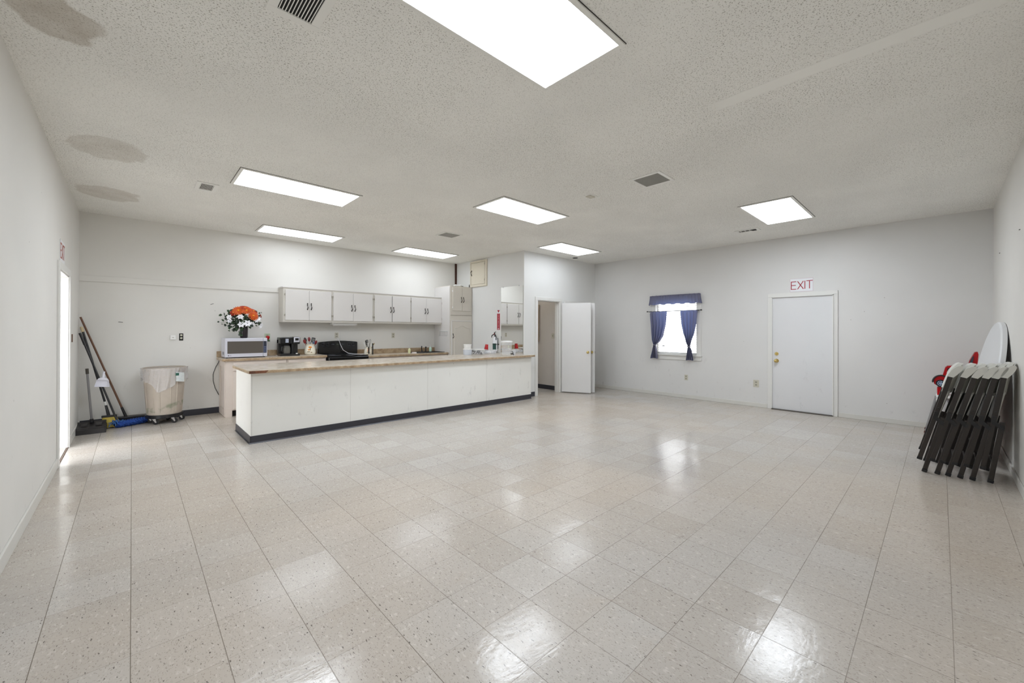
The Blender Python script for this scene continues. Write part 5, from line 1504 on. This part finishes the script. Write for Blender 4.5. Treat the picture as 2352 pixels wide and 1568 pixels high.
# ------------------------------------------------------------------ children's chairs behind
kc = thing('child_chair', 'small white seated child chair with grey legs behind the folding chairs', 'chair', (8.2, .02, 0))
MB().box((8.08, -.10, .50), (8.40, .045, .545), .018, seg=3).box((8.08, -.02, .42), (8.40, .045, .50), .016, seg=3).build('seat', M_WHITEP, kc, smooth=50)
for xx in (8.10, 8.38):
    lg = MB().tube([(xx, .145, .012), (xx, .045, .50)], .012, 10).build('leg', pm('grey_tube', (150, 148, 148), .35, metal=.4), kc, smooth=True)
    MB().cyl((xx, .149, 0), (xx, .144, .03), .015, None, 10).build('foot_cap', pm('dark_red_foot', (90, 50, 44), .5), lg)
    MB().tube([(xx, -.22, .012), (xx, -.06, .50)], .012, 10).build('leg', pm('grey_tube', (150, 148, 148)), kc, smooth=True)
MB().box((8.09, -.26, .60), (8.39, -.235, .80), .01).tube([(8.10, -.05, .52), (8.10, -.25, .62)], .01, 8).tube([(8.38, -.05, .52), (8.38, -.25, .62)], .01, 8).build('backrest', M_WHITEP, kc)

car = thing('toy_car', 'shiny red toy car with spoked wheel propped up behind the folding chairs', 'toy', (8.2, -.08, .545))
# side silhouette in y (towards the wall is negative) and z
body = [(.062, .700), (.068, .745), (.050, .790), (.018, .812), (-.018, .820), (-.030, .875), (-.042, .930), (-.062, .952), (-.110, .958), (-.150, .935), (-.185, .90),
        (-.225, .885), (-.26, .80), (-.25, .70), (-.18, .655), (-.06, .655), (.02, .665)]
MB().prism(body, 0, 8.04, 8.22).build('car_body', M_RED, car)
arc = [(.068 + .004, .72)] + [(-.002 + .078 * math.cos(t), .728 + .092 * math.sin(t)) for t in [PI * i / 14 for i in range(15)]]
MB().tube([(8.036, p[0], p[1]) for p in arc], .009, 8).build('black_arch', M_BLACK, car, smooth=True)
wl = MB().cyl((8.045, .0, .712), (8.015, .0, .712), .050, .046, 28).build('wheel', M_BLACK, car, smooth=30)
k = MB().cyl((8.016, 0, .712), (8.011, 0, .712), .035, .033, 24)
hub = k.build('hub', pm('pale_blue_hub', (150, 166, 192), .3), wl)
k = MB()
for i in range(6):
    a = i * PI / 3 + .2
    k.cyl((8.012, .022 * math.cos(a), .712 + .022 * math.sin(a)), (8.0095, .022 * math.cos(a), .712 + .022 * math.sin(a)), .0075, None, 8)
k.build('hub_hole', M_BLACK, wl)
MB().box((8.05, -.02, .547), (8.20, .035, .656), .008).build('red_stand', M_RED, car)
MB().box((8.03, -.06, .845), (8.041, -.12, .925), .006).build('side_window', pm('dark_red_window', (70, 20, 26), .2), car)

wg = thing('toy_wing', 'pointed red and blue toy standing between the toy car and the round table', 'toy', (8.2, -.28, .545))
fin = [(-.225, .50), (-.235, .80), (-.238, .885), (-.243, .955), (-.258, 1.03), (-.285, 1.10), (-.305, 1.148), (-.330, 1.155), (-.338, 1.12), (-.332, 1.03), (-.326, .93), (-.325, .50)]
MB().prism(fin, 0, 8.03, 8.17).build('wing_body', M_RED, wg)
MB().prism([(-.262, 1.02), (-.285, 1.09), (-.296, 1.10), (-.290, 1.03), (-.276, .985)], 0, 8.022, 8.031).build('grey_inset', pm('slate_inset', (60, 68, 78), .3), wg)
MB().prism([(-.262, .88), (-.272, .93), (-.280, .88), (-.274, .80), (-.255, .78)], 0, 8.022, 8.031).build('blue_inset', pm('deep_blue', (36, 36, 110), .3), wg)
MB().box((8.06, -.30, .0), (8.14, -.25, .52), .008).build('stand_post', M_RED, wg)

# small nails and staples left in the walls
def nail(p, d, L, label):
    p = Vector(p); d = Vector(d).normalized()
    o = MB().cyl(p - d * L / 2, p + d * L / 2, .0035, None, 8).build('wall_nail', pm('dark_nail', (70, 66, 62), .5, metal=.4))
    tag(o, label, 'nail')
nail((5.839, YR + .004, 2.338), (1, 0, .1), .05, 'dark staple on the right wall, closest to the right edge of the photo')
nail((7.636, YR + .004, 2.367), (1, 0, 0), .04, 'dark staple on the right wall nearest the room corner')
nail((.981, YK - .004, 1.845), (1, 0, .35), .045, 'small dark nail mark up left of the bouquet on the kitchen wall')
nail((-.127, YK - .004, 1.52), (1, 0, -.1), .05, 'small dark nail mark on the kitchen wall right of the mop poles')

# unseen globe lamp, added on the hall ceiling to brighten the hall
hl = thing('hall_fill_lamp', 'unseen globe lamp added to light the hall beyond the open door', 'ceiling light', (6.72, 7.5, H))
MB().cyl((6.72, 7.5, H - .03), (6.72, 7.5, H), .09, None, 28).build('lamp_base', M_TRIM, hl, smooth=40)
MB().sph((6.72, 7.5, H - .10), .12, (1, 1, .75), 24).build('globe', emit('fill_globe', (255, 250, 244), 17.0), hl, smooth=True)
